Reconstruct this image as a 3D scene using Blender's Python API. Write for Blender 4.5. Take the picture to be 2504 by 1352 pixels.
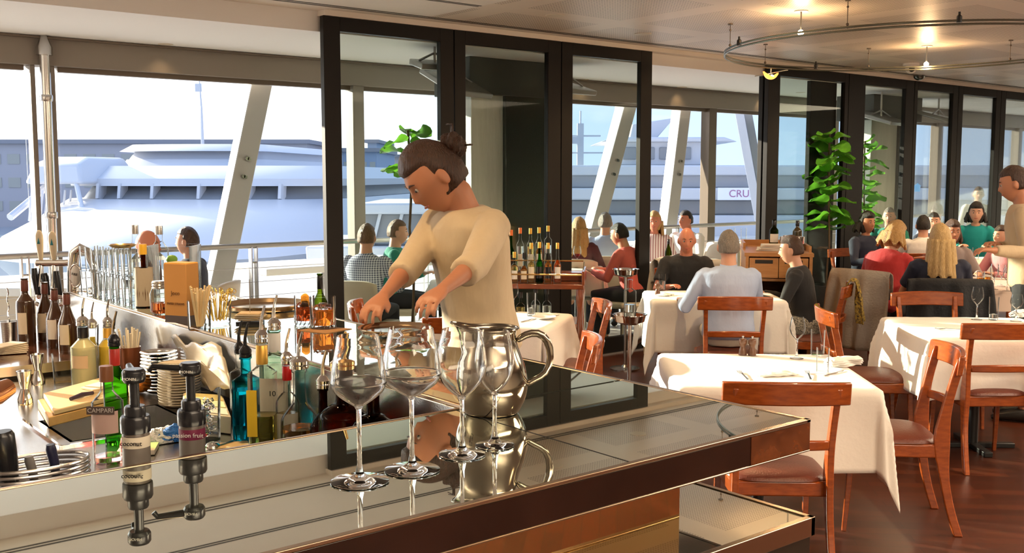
import bpy, bmesh, math, random
from mathutils import Vector as V, Matrix, noise
import numpy as np
random.seed(7)
PI = math.pi
SC = bpy.context.scene
COL = SC.collection
for o in list(bpy.data.objects): bpy.data.objects.remove(o)

# ------------------------------------------------------------------ camera
CAM_H, F_PX, YAW, TILT = 1.67, 2510.0, math.radians(50.9), math.atan(243/2510)
cam = bpy.data.objects.new('camera', bpy.data.cameras.new('camera')); COL.objects.link(cam); SC.camera = cam
cam.data.sensor_width = 36; cam.data.lens = 36*F_PX/2504; cam.data.clip_end = 2000; cam.data.clip_start = .05
FW = V((math.cos(YAW)*math.cos(TILT), math.sin(YAW)*math.cos(TILT), -math.sin(TILT)))
RT = V((math.sin(YAW), -math.cos(YAW), 0)); UP = RT.cross(FW)
cam.matrix_world = Matrix(((RT.x, UP.x, -FW.x, 0), (RT.y, UP.y, -FW.y, 0), (RT.z, UP.z, -FW.z, CAM_H), (0, 0, 0, 1)))
cam.data.dof.use_dof = False

def at(px, py, z):                       # surveyed spot: where the sight line through a photo point meets height z
    r = FW + RT*((px-1252)/F_PX) - UP*((py-676)/F_PX); t = (z-CAM_H)/r.z
    return V((r.x*t, r.y*t, z))
def aty(px, py, y):
    r = FW + RT*((px-1252)/F_PX) - UP*((py-676)/F_PX); t = y/r.y
    return V((r.x*t, y, CAM_H+r.z*t))
def atd(px, py, d):
    r = FW + RT*((px-1252)/F_PX) - UP*((py-676)/F_PX)
    return V((r.x*d, r.y*d, CAM_H+r.z*d))
def zat(p, py):                          # height above the floor at plan spot p that shows at photo row py
    a = V((p[0], p[1], 0)); k = -(py-676)/F_PX
    d0 = a.dot(FW)-CAM_H*FW.z; u0 = a.dot(UP)-CAM_H*UP.z
    return (k*d0-u0)/(UP.z-k*FW.z)

# ------------------------------------------------------------------ sky, sun, exposure
SC.view_settings.view_transform = 'Standard'; SC.view_settings.look = 'None'
SC.view_settings.exposure = 0.85; SC.view_settings.gamma = 1; SC.view_settings.use_curve_mapping = False
try:
    SC.cycles.max_bounces = 10; SC.cycles.diffuse_bounces = 4; SC.cycles.glossy_bounces = 5; SC.cycles.transmission_bounces = 10
    SC.cycles.transparent_max_bounces = 40; SC.cycles.sample_clamp_indirect = 4.0; SC.cycles.use_denoising = True
    SC.cycles.caustics_reflective = False; SC.cycles.caustics_refractive = False
except Exception: pass
SUN_AZ = V((-.36, .93, 0)).normalized(); SUN_EL = math.radians(13.5)
SUN_DIR = (SUN_AZ*math.cos(SUN_EL)+V((0, 0, math.sin(SUN_EL)))).normalized()
W = bpy.data.worlds.new('sky'); SC.world = W; W.use_nodes = True
nt = W.node_tree; nt.nodes.clear()
def nd(nt, t, **k):
    n = nt.nodes.new(t)
    for a, b in k.items():
        if a == 'i':
            for c, d in b.items(): n.inputs[c].default_value = d
        else: setattr(n, a, b)
    return n
tc = nd(nt, 'ShaderNodeTexCoord')
dp = nd(nt, 'ShaderNodeVectorMath', operation='DOT_PRODUCT'); dp.inputs[1].default_value = SUN_AZ
nt.links.new(tc.outputs['Generated'], dp.inputs[0])
mr = nd(nt, 'ShaderNodeMapRange', i={1: .45, 2: .93}); nt.links.new(dp.outputs['Value'], mr.inputs[0])
sx = nd(nt, 'ShaderNodeSeparateXYZ'); nt.links.new(tc.outputs['Generated'], sx.inputs[0])
mz = nd(nt, 'ShaderNodeMapRange', i={1: 0.0, 2: .5}); nt.links.new(sx.outputs['Z'], mz.inputs[0])
c1 = nd(nt, 'ShaderNodeMix', data_type='RGBA'); c1.inputs[6].default_value = (.42, .52, .70, 1); c1.inputs[7].default_value = (.22, .34, .60, 1)
nt.links.new(mz.outputs[0], c1.inputs[0])
mp = nd(nt, 'ShaderNodeMapping'); mp.inputs['Scale'].default_value = (1, 1, 3.2); nt.links.new(tc.outputs['Generated'], mp.inputs[0])
ns = nd(nt, 'ShaderNodeTexNoise', i={'Scale': 3.2, 'Detail': 5}); nt.links.new(mp.outputs[0], ns.inputs['Vector'])
cr = nd(nt, 'ShaderNodeMapRange', i={1: .48, 2: .68}); nt.links.new(ns.outputs[0], cr.inputs[0])
c2 = nd(nt, 'ShaderNodeMix', data_type='RGBA'); c2.inputs[7].default_value = (.62, .64, .70, 1)
nt.links.new(cr.outputs[0], c2.inputs[0]); nt.links.new(c1.outputs[2], c2.inputs[6])
c3 = nd(nt, 'ShaderNodeMix', data_type='RGBA'); c3.inputs[7].default_value = (1.9, 1.86, 1.8, 1)
nt.links.new(mr.outputs[0], c3.inputs[0]); nt.links.new(c2.outputs[2], c3.inputs[6])
bg = nd(nt, 'ShaderNodeBackground', i={'Strength': 1.25}); wo = nd(nt, 'ShaderNodeOutputWorld')
nt.links.new(c3.outputs[2], bg.inputs[0]); nt.links.new(bg.outputs[0], wo.inputs[0])

sl = bpy.data.lights.new('sun', 'SUN'); sl.energy = 10.5; sl.angle = math.radians(.6); sl.color = (1, .86, .66)
so = bpy.data.objects.new('sun', sl); COL.objects.link(so); so.location = (-4, 30, 12)
so.rotation_euler = (-SUN_DIR).to_track_quat('-Z', 'Y').to_euler()

# large warm area lamps added unseen to fill the room (the restaurant goes on behind the photographer)
def area(name, loc, sx_, sy_, e, col):
    l = bpy.data.lights.new(name, 'AREA'); l.shape = 'RECTANGLE'; l.size = sx_; l.size_y = sy_; l.energy = e; l.color = col
    o = bpy.data.objects.new(name, l); COL.objects.link(o); o.location = loc; return o
area('added_fill_panel', (1.5, -2.6, 2.86), 5, 1.6, 230, (1, .80, .58))
area('added_fill_panel', (8.0, .2, 2.86), 6, 1.6, 230, (1, .80, .58))
area('added_fill_panel', (14.0, 2.5, 2.86), 4, 2.0, 170, (1, .80, .58))

for nm_, l_, e_ in (('added_uplight', (-2.6, 5.0, 2.1), 110), ('added_uplight', (.6, -.8, 2.2), 60), ('added_uplight', (8.5, -.6, 2.1), 120)):
    area(nm_, l_, 2.4, .25, e_, (1, .86, .68)).rotation_euler = (PI, 0, 0)  # unseen upward lamps added to brighten the ceiling

# ------------------------------------------------------------------ materials
MATS = {}
def principled(name, col, rough=.5, metal=0, noise_=None, bump=0, bscale=60, coat=0, trans=0, ior=1.45, alpha=1, sheen=0, emis=None, estr=0, sss=0, stretch=None):
    if name in MATS: return MATS[name]
    m = bpy.data.materials.new(name); m.use_nodes = True; t = m.node_tree; b = t.nodes['Principled BSDF']
    b.inputs['Base Color'].default_value = (*col, 1); b.inputs['Roughness'].default_value = rough; b.inputs['Metallic'].default_value = metal
    b.inputs['Coat Weight'].default_value = coat; b.inputs['Coat Roughness'].default_value = .08; b.inputs['Transmission Weight'].default_value = trans; b.inputs['IOR'].default_value = ior
    b.inputs['Sheen Weight'].default_value = sheen; b.inputs['Subsurface Weight'].default_value = sss
    if sss: b.inputs['Subsurface Radius'].default_value = (.02, .008, .004)
    if emis: b.inputs['Emission Color'].default_value = (*emis, 1); b.inputs['Emission Strength'].default_value = estr
    tcn = nd(t, 'ShaderNodeTexCoord'); mpn = nd(t, 'ShaderNodeMapping'); t.links.new(tcn.outputs['Object'], mpn.inputs[0])
    if stretch: mpn.inputs['Scale'].default_value = stretch
    if noise_:
        c2_, sc_ = noise_
        n = nd(t, 'ShaderNodeTexNoise', i={'Scale': sc_, 'Detail': 5, 'Roughness': .6}); t.links.new(mpn.outputs[0], n.inputs['Vector'])
        r = nd(t, 'ShaderNodeMapRange', i={1: .35, 2: .65}); t.links.new(n.outputs[0], r.inputs[0])
        x = nd(t, 'ShaderNodeMix', data_type='RGBA'); x.inputs[6].default_value = (*col, 1); x.inputs[7].default_value = (*c2_, 1)
        t.links.new(r.outputs[0], x.inputs[0]); t.links.new(x.outputs[2], b.inputs['Base Color'])
    if bump:
        n = nd(t, 'ShaderNodeTexNoise', i={'Scale': bscale, 'Detail': 4}); t.links.new(mpn.outputs[0], n.inputs['Vector'])
        bp = nd(t, 'ShaderNodeBump', i={'Strength': bump, 'Distance': .02}); t.links.new(n.outputs[0], bp.inputs['Height']); t.links.new(bp.outputs[0], b.inputs['Normal'])
    MATS[name] = m; return m
def glassy(name, tint=(1, 1, 1), refl=1.0, ior=1.45, edge=0.0, rough=0.0, rim=0):
    """clear glass wall: see-through with fresnel mirror, tinted more where seen edge-on"""
    if name in MATS: return MATS[name]
    m = bpy.data.materials.new(name); m.use_nodes = True; t = m.node_tree; t.nodes.clear()
    tr = nd(t, 'ShaderNodeBsdfTransparent'); gl = nd(t, 'ShaderNodeBsdfGlossy', i={'Roughness': rough}); fr = nd(t, 'ShaderNodeFresnel', i={'IOR': ior})
    mu = nd(t, 'ShaderNodeMath', operation='MULTIPLY', use_clamp=True, i={1: refl}); mx = nd(t, 'ShaderNodeMixShader'); ou = nd(t, 'ShaderNodeOutputMaterial')
    geo = nd(t, 'ShaderNodeNewGeometry')
    lw = nd(t, 'ShaderNodeLayerWeight', i={'Blend': .35}); cm = nd(t, 'ShaderNodeMix', data_type='RGBA')
    cm.inputs[6].default_value = (*tint, 1); cm.inputs[7].default_value = (*[a*(1-edge) for a in tint], 1)
    t.links.new(lw.outputs['Facing'], cm.inputs[0]); t.links.new(cm.outputs[2], tr.inputs[0])
    # same mirror strength from either side of the wall
    fr2 = nd(t, 'ShaderNodeLayerWeight', i={'Blend': .12}); t.links.new(fr2.outputs['Fresnel'], mu.inputs[0])
    t.links.new(mu.outputs[0], mx.inputs[0]); t.links.new(tr.outputs[0], mx.inputs[1]); t.links.new(gl.outputs[0], mx.inputs[2]); t.links.new(mx.outputs[0], ou.inputs[0])
    if rim:      # white translucent edge added to imitate window light refracted in the rims
        pw = nd(t, 'ShaderNodeMath', operation='POWER', i={1: 4.0}); t.links.new(lw.outputs['Facing'], pw.inputs[0]); ml = nd(t, 'ShaderNodeMath', operation='MULTIPLY', i={1: rim}); t.links.new(pw.outputs[0], ml.inputs[0])
        tl = nd(t, 'ShaderNodeBsdfTranslucent'); tl.inputs[0].default_value = (.95, .95, .95, 1); m2 = nd(t, 'ShaderNodeMixShader'); t.links.new(ml.outputs[0], m2.inputs[0]); t.links.new(mx.outputs[0], m2.inputs[1]); t.links.new(tl.outputs[0], m2.inputs[2]); t.links.new(m2.outputs[0], ou.inputs[0])
    t.nodes.remove(fr); t.nodes.remove(geo)
    MATS[name] = m; return m

# ------------------------------------------------------------------ mesh builder
class MB:
    def __init__(s): s.v = []; s.f = []; s.m = []; s.cur = 0
    def add(s, vs, fs):
        o = len(s.v); s.v += [tuple(v) for v in vs]; s.f += [[i+o for i in f] for f in fs]; s.m += [s.cur]*len(fs); return s
    def box(s, c, d, rz=0, M=None):
        x, y, z = d[0]/2, d[1]/2, d[2]/2; R = Matrix.Rotation(rz, 3, 'Z') if M is None else M
        vs = [V(c)+R@V((a*x, b*y, e*z)) for a in (-1, 1) for b in (-1, 1) for e in (-1, 1)]
        return s.add(vs, [(0, 1, 3, 2), (4, 6, 7, 5), (0, 4, 5, 1), (2, 3, 7, 6), (0, 2, 6, 4), (1, 5, 7, 3)])
    def bb(s, a, b): return s.box(((a[0]+b[0])/2, (a[1]+b[1])/2, (a[2]+b[2])/2), (abs(b[0]-a[0]), abs(b[1]-a[1]), abs(b[2]-a[2])))
    def lathe(s, prof, n=32, c=(0, 0, 0), M=None, sq=0):
        vs = []; fs = []; k = len(prof)
        for i in range(n):
            a = 2*PI*i/n; ca, sa = math.cos(a), math.sin(a)
            g = 1 if not sq else 1/(abs(ca)**sq+abs(sa)**sq)**(1/sq)
            for r, z in prof:
                p = V((r*g*ca, r*g*sa, z)); p = (M@p if M else p)+V(c); vs.append(p)
        for i in range(n):
            j = (i+1) % n
            for q in range(k-1):
                fs.append((i*k+q, j*k+q, j*k+q+1, i*k+q+1))
        s.add(vs, fs); b = len(s.v)-len(vs)
        if prof[0][0] > 1e-4: s.f.append([b+i*k for i in range(n)][::-1]) if prof_closed(prof) else None; s.m += [s.cur] if prof_closed(prof) else []
        if prof[-1][0] > 1e-4 and prof_closed(prof): s.f.append([b+i*k+k-1 for i in range(n)]); s.m.append(s.cur)
        return s
    def tube(s, pts, rad, n=10, cap=True, ref=None, flat=1.0):
        pts = [V(p) for p in pts]; k = len(pts)
        if not hasattr(rad, '__len__'): rad = [rad]*k
        vs = []; prev = None
        for i, p in enumerate(pts):
            d = (pts[min(i+1, k-1)]-pts[max(i-1, 0)]); d = d.normalized() if d.length > 1e-9 else V((0, 0, 1))
            if ref is not None: u = V(ref)
            elif prev is None: u = V((0, 0, 1)) if abs(d.z) < .9 else V((1, 0, 0))
            else: u = prev
            u = (u-d*u.dot(d)); u = u.normalized() if u.length > 1e-6 else V((1, 0, 0)); w = d.cross(u); prev = u
            r = rad[i]; ru, rw = (r if hasattr(r, '__len__') else (r, r*flat))
            for j in range(n):
                a = 2*PI*j/n; vs.append(p+u*(ru*math.cos(a))+w*(rw*math.sin(a)))
        fs = [(i*n+j, i*n+(j+1) % n, (i+1)*n+(j+1) % n, (i+1)*n+j) for i in range(k-1) for j in range(n)]
        if cap: fs += [list(range(n))[::-1], [(k-1)*n+j for j in range(n)]]
        return s.add(vs, fs)
    def ball(s, c, r, n=16, m=10, M=None, fn=None):
        if not hasattr(r, '__len__'): r = (r, r, r)
        vs = []; fs = []
        for i in range(m+1):
            th = PI*i/m
            for j in range(n):
                ph = 2*PI*j/n; d = V((math.sin(th)*math.cos(ph), math.sin(th)*math.sin(ph), math.cos(th)))
                p = V((d.x*r[0], d.y*r[1], d.z*r[2]))
                if fn: p = fn(d, p)
                p = (M@p if M else p)+V(c); vs.append(p)
        for i in range(m):
            for j in range(n): fs.append((i*n+j, (i+1)*n+j, (i+1)*n+(j+1) % n, i*n+(j+1) % n))
        return s.add(vs, fs)
    def prism(s, poly, z0, z1):
        n = len(poly); vs = [(x, y, z0) for x, y in poly]+[(x, y, z1) for x, y in poly]
        return s.add(vs, [list(range(n))[::-1], list(range(n, 2*n))]+[(i, (i+1) % n, n+(i+1) % n, n+i) for i in range(n)])
    def sweep(s, prof, pts, up=(0, 0, 1), cap=True):
        """a closed 2D profile [(side, up)] carried along pts"""
        n = len(prof); vs = []; pts = [V(p) for p in pts]; k = len(pts)
        for i, p in enumerate(pts):
            d = (pts[min(i+1, k-1)]-pts[max(i-1, 0)]).normalized(); sd = d.cross(V(up)).normalized(); u = sd.cross(d)
            for a, b in prof: vs.append(p+sd*a+u*b)
        fs = [(i*n+j, i*n+(j+1) % n, (i+1)*n+(j+1) % n, (i+1)*n+j) for i in range(k-1) for j in range(n)]
        if cap: fs += [list(range(n))[::-1], [(k-1)*n+j for j in range(n)]]
        return s.add(vs, fs)
    def grid(s, fn, nu, nv):
        vs = [fn(i/nu, j/nv) for i in range(nu+1) for j in range(nv+1)]
        return s.add(vs, [(i*(nv+1)+j, (i+1)*(nv+1)+j, (i+1)*(nv+1)+j+1, i*(nv+1)+j+1) for i in range(nu) for j in range(nv)])
    def build(s, name, mat, parent=None, smooth=None, bevel=0, sub=0, solid=0, sharp=35, recalc=True, loc=None, rz=0, remesh=0, sm=0):
        me = bpy.data.meshes.new(name); me.from_pydata(s.v, [], s.f); mats = mat if isinstance(mat, (list, tuple)) else [mat]
        for m in mats: me.materials.append(m)
        if len(mats) > 1: me.polygons.foreach_set('material_index', s.m)
        if recalc:
            bm = bmesh.new(); bm.from_mesh(me); bmesh.ops.recalc_face_normals(bm, faces=bm.faces); bm.to_mesh(me); bm.free()
        if smooth is None or smooth:
            me.polygons.foreach_set('use_smooth', [True]*len(me.polygons)); 
            if not sub and not remesh: me.set_sharp_from_angle(angle=math.radians(sharp))
        o = bpy.data.objects.new(name, me); COL.objects.link(o)
        if parent: o.parent = parent
        if loc is not None: o.location = loc
        o.rotation_euler.z = rz
        if remesh:
            q = o.modifiers.new('r', 'REMESH'); q.mode = 'VOXEL'; q.voxel_size = remesh; q.use_smooth_shade = True
            if sm: q = o.modifiers.new('s', 'SMOOTH'); q.iterations = sm; q.factor = .5
        if bevel: q = o.modifiers.new('b', 'BEVEL'); q.width = bevel; q.segments = 2; q.limit_method = 'ANGLE'
        if solid: q = o.modifiers.new('so', 'SOLIDIFY'); q.thickness = solid; q.offset = 0
        if sub: q = o.modifiers.new('su', 'SUBSURF'); q.levels = sub; q.render_levels = sub
        return o
def prof_closed(prof): return True
def thing(name, label, cat, loc=(0, 0, 0), rz=0, group=None):
    o = bpy.data.objects.new(name, None); COL.objects.link(o); o.location = loc; o.rotation_euler.z = rz
    o.empty_display_size = .1; return tag(o, label, cat, group)
def tag(o, label, cat, group=None):
    o['label'] = label; o['category'] = cat
    if group: o['group'] = group
    return o
def struct(o, label=None):
    o['kind'] = 'structure'
    if label: o['label'] = label
    return o
def stuff(o, label, cat): o['kind'] = 'stuff'; return tag(o, label, cat)
KIDS = {}
def dup(root, loc, rz=0, label=None, group=None, sc=None):
    def cp(o, par):
        c = o.copy(); COL.objects.link(c)
        if par: c.parent = par
        for ch in o.children: cp(ch, c)
        return c
    r = cp(root, None); r.location = loc; r.rotation_euler.z = rz
    if sc: r.scale = (sc,)*3 if not hasattr(sc, '__len__') else sc
    if label: r['label'] = label
    if group: r['group'] = group
    return r
def text(body, size, mat, parent, loc, rot, name='lettering', depth=.0006):
    cu = bpy.data.curves.new(name, 'FONT'); cu.body = body; cu.size = size; cu.align_x = 'CENTER'; cu.align_y = 'CENTER'; cu.extrude = depth
    tmp = bpy.data.objects.new(name, cu); COL.objects.link(tmp); dg = bpy.context.evaluated_depsgraph_get()
    me = bpy.data.meshes.new_from_object(tmp.evaluated_get(dg)); bpy.data.objects.remove(tmp); bpy.data.curves.remove(cu)
    me.materials.clear(); me.materials.append(mat); o = bpy.data.objects.new(name, me); COL.objects.link(o)
    if parent: o.parent = parent
    o.location = loc; o.rotation_euler = rot; return o
def rp(z, zs): pass
# ================================================================== materials used across the place
def plank_mat():
    m = bpy.data.materials.new('floor wood'); m.use_nodes = True; t = m.node_tree; b = t.nodes['Principled BSDF']
    c = nd(t, 'ShaderNodeTexCoord'); mp = nd(t, 'ShaderNodeMapping'); mp.inputs['Rotation'].default_value = (0, 0, math.radians(45)); t.links.new(c.outputs['Object'], mp.inputs[0])
    br = nd(t, 'ShaderNodeTexBrick', i={'Scale': 1.0, 'Mortar Size': .002, 'Brick Width': .55, 'Row Height': .085, 'Color1': (.042, .011, .004, 1), 'Color2': (.024, .0065, .003, 1), 'Mortar': (.015, .006, .004, 1)})
    t.links.new(mp.outputs[0], br.inputs[0]); n = nd(t, 'ShaderNodeTexNoise', i={'Scale': 9, 'Detail': 6}); mp2 = nd(t, 'ShaderNodeMapping'); mp2.inputs['Scale'].default_value = (1, 12, 1)
    t.links.new(mp.outputs[0], mp2.inputs[0]); t.links.new(mp2.outputs[0], n.inputs['Vector'])
    x = nd(t, 'ShaderNodeMix', data_type='RGBA', blend_type='MULTIPLY'); x.inputs[0].default_value = .6; t.links.new(br.outputs[0], x.inputs[6]); t.links.new(n.outputs[1], x.inputs[7])
    mlt = nd(t, 'ShaderNodeMix', data_type='RGBA', blend_type='MULTIPLY'); mlt.inputs[0].default_value = 1; mlt.inputs[7].default_value = (2.2, 2.0, 1.9, 1); t.links.new(x.outputs[2], mlt.inputs[6])
    t.links.new(mlt.outputs[2], b.inputs['Base Color']); b.inputs['Roughness'].default_value = .34; b.inputs['Specular IOR Level'].default_value = .35; return m
def perf_mat():
    m = bpy.data.materials.new('perforated ceiling board'); m.use_nodes = True; t = m.node_tree; b = t.nodes['Principled BSDF']; b.inputs['Roughness'].default_value = .45
    c = nd(t, 'ShaderNodeTexCoord'); s = nd(t, 'ShaderNodeSeparateXYZ'); t.links.new(c.outputs['Object'], s.inputs[0])
    def cell(o, per, half):   # distance from the middle of a repeating cell
        a = nd(t, 'ShaderNodeMath', operation='MULTIPLY', i={1: 1/per}); t.links.new(o, a.inputs[0])
        f = nd(t, 'ShaderNodeMath', operation='FRACT'); t.links.new(a.outputs[0], f.inputs[0])
        g = nd(t, 'ShaderNodeMath', operation='SUBTRACT', i={1: .5}); t.links.new(f.outputs[0], g.inputs[0])
        h = nd(t, 'ShaderNodeMath', operation='ABSOLUTE'); t.links.new(g.outputs[0], h.inputs[0]); return h.outputs[0]
    def lt(o, v):
        a = nd(t, 'ShaderNodeMath', operation='LESS_THAN', i={1: v}); t.links.new(o, a.inputs[0]); return a.outputs[0]
    def mul(a, b_):
        q = nd(t, 'ShaderNodeMath', operation='MULTIPLY'); t.links.new(a, q.inputs[0]); t.links.new(b_, q.inputs[1]); return q.outputs[0]
    hx, hy = cell(s.outputs[0], .026, 0), cell(s.outputs[1], .026, 0)
    px_, py_ = lt(cell(s.outputs[0], 1.2, 0), .40), lt(cell(s.outputs[1], 1.2, 0), .40)
    q1 = mul(hx, hx); q2 = mul(hy, hy); ad = nd(t, 'ShaderNodeMath', operation='ADD'); t.links.new(q1, ad.inputs[0]); t.links.new(q2, ad.inputs[1])
    hole = mul(lt(ad.outputs[0], .09), mul(px_, py_))
    x = nd(t, 'ShaderNodeMix', data_type='RGBA'); x.inputs[6].default_value = (.72, .62, .52, 1); x.inputs[7].default_value = (.24, .18, .14, 1); t.links.new(hole, x.inputs[0])
    t.links.new(x.outputs[2], b.inputs['Base Color']); return m
def deck_mat(name, c1_, c2_, rot=0, w=.12):
    m = bpy.data.materials.new(name); m.use_nodes = True; t = m.node_tree; b = t.nodes['Principled BSDF']; b.inputs['Roughness'].default_value = .6
    c = nd(t, 'ShaderNodeTexCoord'); mp = nd(t, 'ShaderNodeMapping'); mp.inputs['Rotation'].default_value = (0, 0, rot); t.links.new(c.outputs['Object'], mp.inputs[0])
    br = nd(t, 'ShaderNodeTexBrick', i={'Scale': 1.0, 'Mortar Size': .004, 'Brick Width': 2.2, 'Row Height': w, 'Color1': (*c1_, 1), 'Color2': (*c2_, 1), 'Mortar': (*[a*.35 for a in c1_], 1)})
    t.links.new(mp.outputs[0], br.inputs[0]); t.links.new(br.outputs[0], b.inputs['Base Color']); return m
M_floor = plank_mat(); M_perf = perf_mat(); M_deck = deck_mat('terrace boards', (.74, .68, .58), (.66, .60, .52), 0)
M_wharf = deck_mat('wharf boards', (.82, .79, .74), (.76, .73, .68), .2, .25)
M_plaster = principled('warm white plaster', (.80, .75, .68), .85, noise_=((.76, .71, .64), 1.5))
M_white = principled('white plaster', (.84, .825, .80), .8)
M_frame = principled('black steel frame', (.010, .0085, .0075), .5); M_frame.node_tree.nodes['Principled BSDF'].inputs['Specular IOR Level'].default_value = .25
M_bronze = principled('bronze brown aluminium', (.17, .135, .105), .4, .3)
M_beam = principled('taupe painted beam', (.27, .235, .20), .6)
M_black = principled('black satin', (.012, .012, .012), .35)
M_slit = principled('air slot black', (.02, .017, .015), .8)
M_alu = principled('grey aluminium', (.42, .41, .40), .35, .8)
M_strut = principled('pale painted steel strut', (.62, .60, .57), .45)
M_pane = glassy('window pane', (.95, .97, .98), .45)
M_pane2 = glassy('door pane', (.86, .90, .88), .55)
M_conc = principled('board marked concrete', (.80, .80, .77), .8, noise_=((.70, .71, .68), 3), bump=.3, bscale=20, stretch=(6, 6, .6))
M_dglass = principled('dark green glass cladding', (.03, .042, .038), .04, coat=1)
M_steel = principled('brushed stainless steel', (.55, .54, .53), .22, 1, bump=.04, bscale=200)
M_chrome = principled('polished chrome', (.75, .74, .72), .06, 1)
M_brass = principled('warm polished silver plate', (.30, .26, .20), .1, 1)
M_gold = principled('brass', (.75, .50, .2), .18, 1)

# ================================================================== room shell
DY = 6.9; WY = 8.6; CZ = 2.9; TZ = 2.75; XR = 18.6; XL = -4.5; YB = -5.5
struct(MB().bb((XL, YB, -.1), (XR, DY+.05, 0)).build('floor', M_floor))
struct(MB().bb((XL, DY+.05, -.1), (XR+3, WY+.1, -.005)).build('floor_terrace', M_deck))
struct(MB().bb((4.6, YB, CZ), (XR, 6.74, CZ+.08)).build('ceiling', M_perf))
struct(MB().bb((XL, YB, CZ), (4.6, 6.74, CZ+.08)).build('ceiling_bar', M_plaster))
struct(MB().bb((XL, 6.0, CZ-.001), (4.6, 6.02, CZ)).bb((XL, 6.035, CZ-.001), (4.6, 6.055, CZ)).build('trim_6', M_slit))
struct(MB().bb((XL, 6.80, CZ), (XR, DY+.06, CZ+.08)).build('ceiling_edge_strip', M_plaster))
sm_ = MB(); sm_.bb((XL, 6.74, CZ+.02), (XR, 6.80, CZ+.09)); sm_.bb((XL, 6.762, CZ), (XR, 6.778, CZ+.05))
struct(MB().bb((XL, 6.66, CZ-.0012), (XR, 6.685, CZ)).build('trim_1', M_slit))
struct(MB().bb((XL, 6.71, CZ-.0012), (XR, 6.735, CZ)).build('trim_2', M_slit))
struct(MB().bb((XL, 6.74, CZ), (XR, 6.80, CZ+.08)).build('trim_7', M_plaster))
struct(MB().bb((XL, DY+.06, TZ), (XR+3, WY+.15, TZ+.2)).build('ceiling_terrace', M_white))
struct(MB().bb((XL, WY-.12, TZ-.02), (XR+3, WY-.02, TZ-.004)).build('trim_3', M_bronze))
struct(MB().bb((XL-.1, YB-.1, 0), (XR, YB, CZ)).build('wall_back', M_plaster))
struct(MB().bb((XL-.1, YB, 0), (XL, WY, CZ)).build('wall_left', M_plaster))
struct(MB().bb((XR, YB, 0), (XR+.12, 7.0, CZ)).build('wall_right', M_white))
struct(MB().bb((XR+2.9, 7.0, 0), (XR+3, WY, CZ)).build('wall_terrace_end', M_white))

# window wall: head beam, mullions, panes
struct(MB().bb((XL, WY-.08, 2.53), (XR+3, WY+.12, TZ)).build('beam_window_head', M_beam))
mull = [(-4.4, .12, 0), (-.6, .12, 0), (2.19, .035, 0), (2.335, .035, 0), (5.07, .12, 0), (7.62, .1, 1), (10.21, .14, 1), (12.9, .12, 1), (15.8, .14, 1), (18.55, .12, 0), (21.4, .12, 0)]
for x, w, k in mull:
    struct(MB().bb((x-w/2, WY-.06, 0), (x+w/2, WY+.08, 2.53)).build('window_mullion', M_bronze if k else M_beam, bevel=.004))
xs = [m[0] for m in mull]; n = 1
for a, b in zip(xs[:-1], xs[1:]):
    if b-a < .3: continue
    w = MB(); t_ = .03
    w.bb((a+.05, WY-.01, .02), (b-.05, WY+.05, .07)); w.bb((a+.05, WY-.01, 2.49), (b-.05, WY+.05, 2.53))
    fr = struct(w.build('window_%d' % n, M_bronze)); n += 1
    struct(MB().bb((a+.05, WY+.015, .06), (b-.05, WY+.027, 2.5)).build('pane', M_pane, fr))

# steel tube column in front of the left mullion pair
cl = thing('steel_column', 'slim polished steel tube column with clamps between the two left window mullions', 'column', (2.262, WY-.13, 0)); cl['kind'] = 'structure'
MB().lathe([(.038, 0), (.038, 2.6)], 20).build('tube', principled('column steel', (.7, .69, .67), .18, 1), cl)
for z in (.4, 1.35, 2.25): MB().lathe([(.044, z), (.047, z+.01), (.047, z+.04), (.044, z+.05)], 20).box((.0, .06, z+.025), (.03, .1, .03)).build('clamp', M_steel, cl)
MB().lathe([(.06, 2.6), (.06, 2.66), (.02, 2.75)], 20).build('head_plate', M_steel, cl)

# raking struts just outside the glass
def strut(p0, p1, w, lab, m=M_strut, d=.16, bolts=True):
    p0, p1 = V(p0), V(p1); o = thing('raking_strut', lab, 'strut', p0, 0, 'raking struts of the facade'); q = p1-p0
    zz = q.normalized(); xx = V((1, 0, 0)); xx = (xx-zz*xx.dot(zz)).normalized(); yy = zz.cross(xx); R = Matrix((xx, yy, zz)).transposed()
    MB().box(q/2, (w, d, q.length), M=R).build('beam', m, o, bevel=.008)
    if bolts:
        b = MB()
        for k in (.62, .68):
            for s in (-1, 1):
                b.tube([q*k+xx*(w/2*.1*s)-yy*(d/2+.03), q*k+xx*(w/2*.1*s)-yy*(d/2-.01)], .018, 8)
        b.build('bolts', M_steel, o)
    return o
strut((3.62, WY+.32, .0), (4.28, WY+.32, 2.7), .2, 'pale steel strut leaning right behind the glass left of the black doors')
strut((8.12, WY+.32, .0), (9.12, WY+.32, 2.75), .2, 'pale steel strut leaning right, seen through the third glass door leaf')
strut((9.62, WY+.3, .0), (10.05, WY+.3, 2.75), .19, 'nearly upright pale steel strut left of the brown window mullion')
strut((12.35, WY+.5, .0), (11.45, WY+.5, 2.75), .17, 'blue-shaded steel strut leaning left, right of the brown window mullion', principled('strut steel with painted shade', (.16, .2, .3), .5), bolts=False)  # the shade on this strut is put into its dark blue colour
for p in [(2.2, 6.0)]: pass

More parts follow.
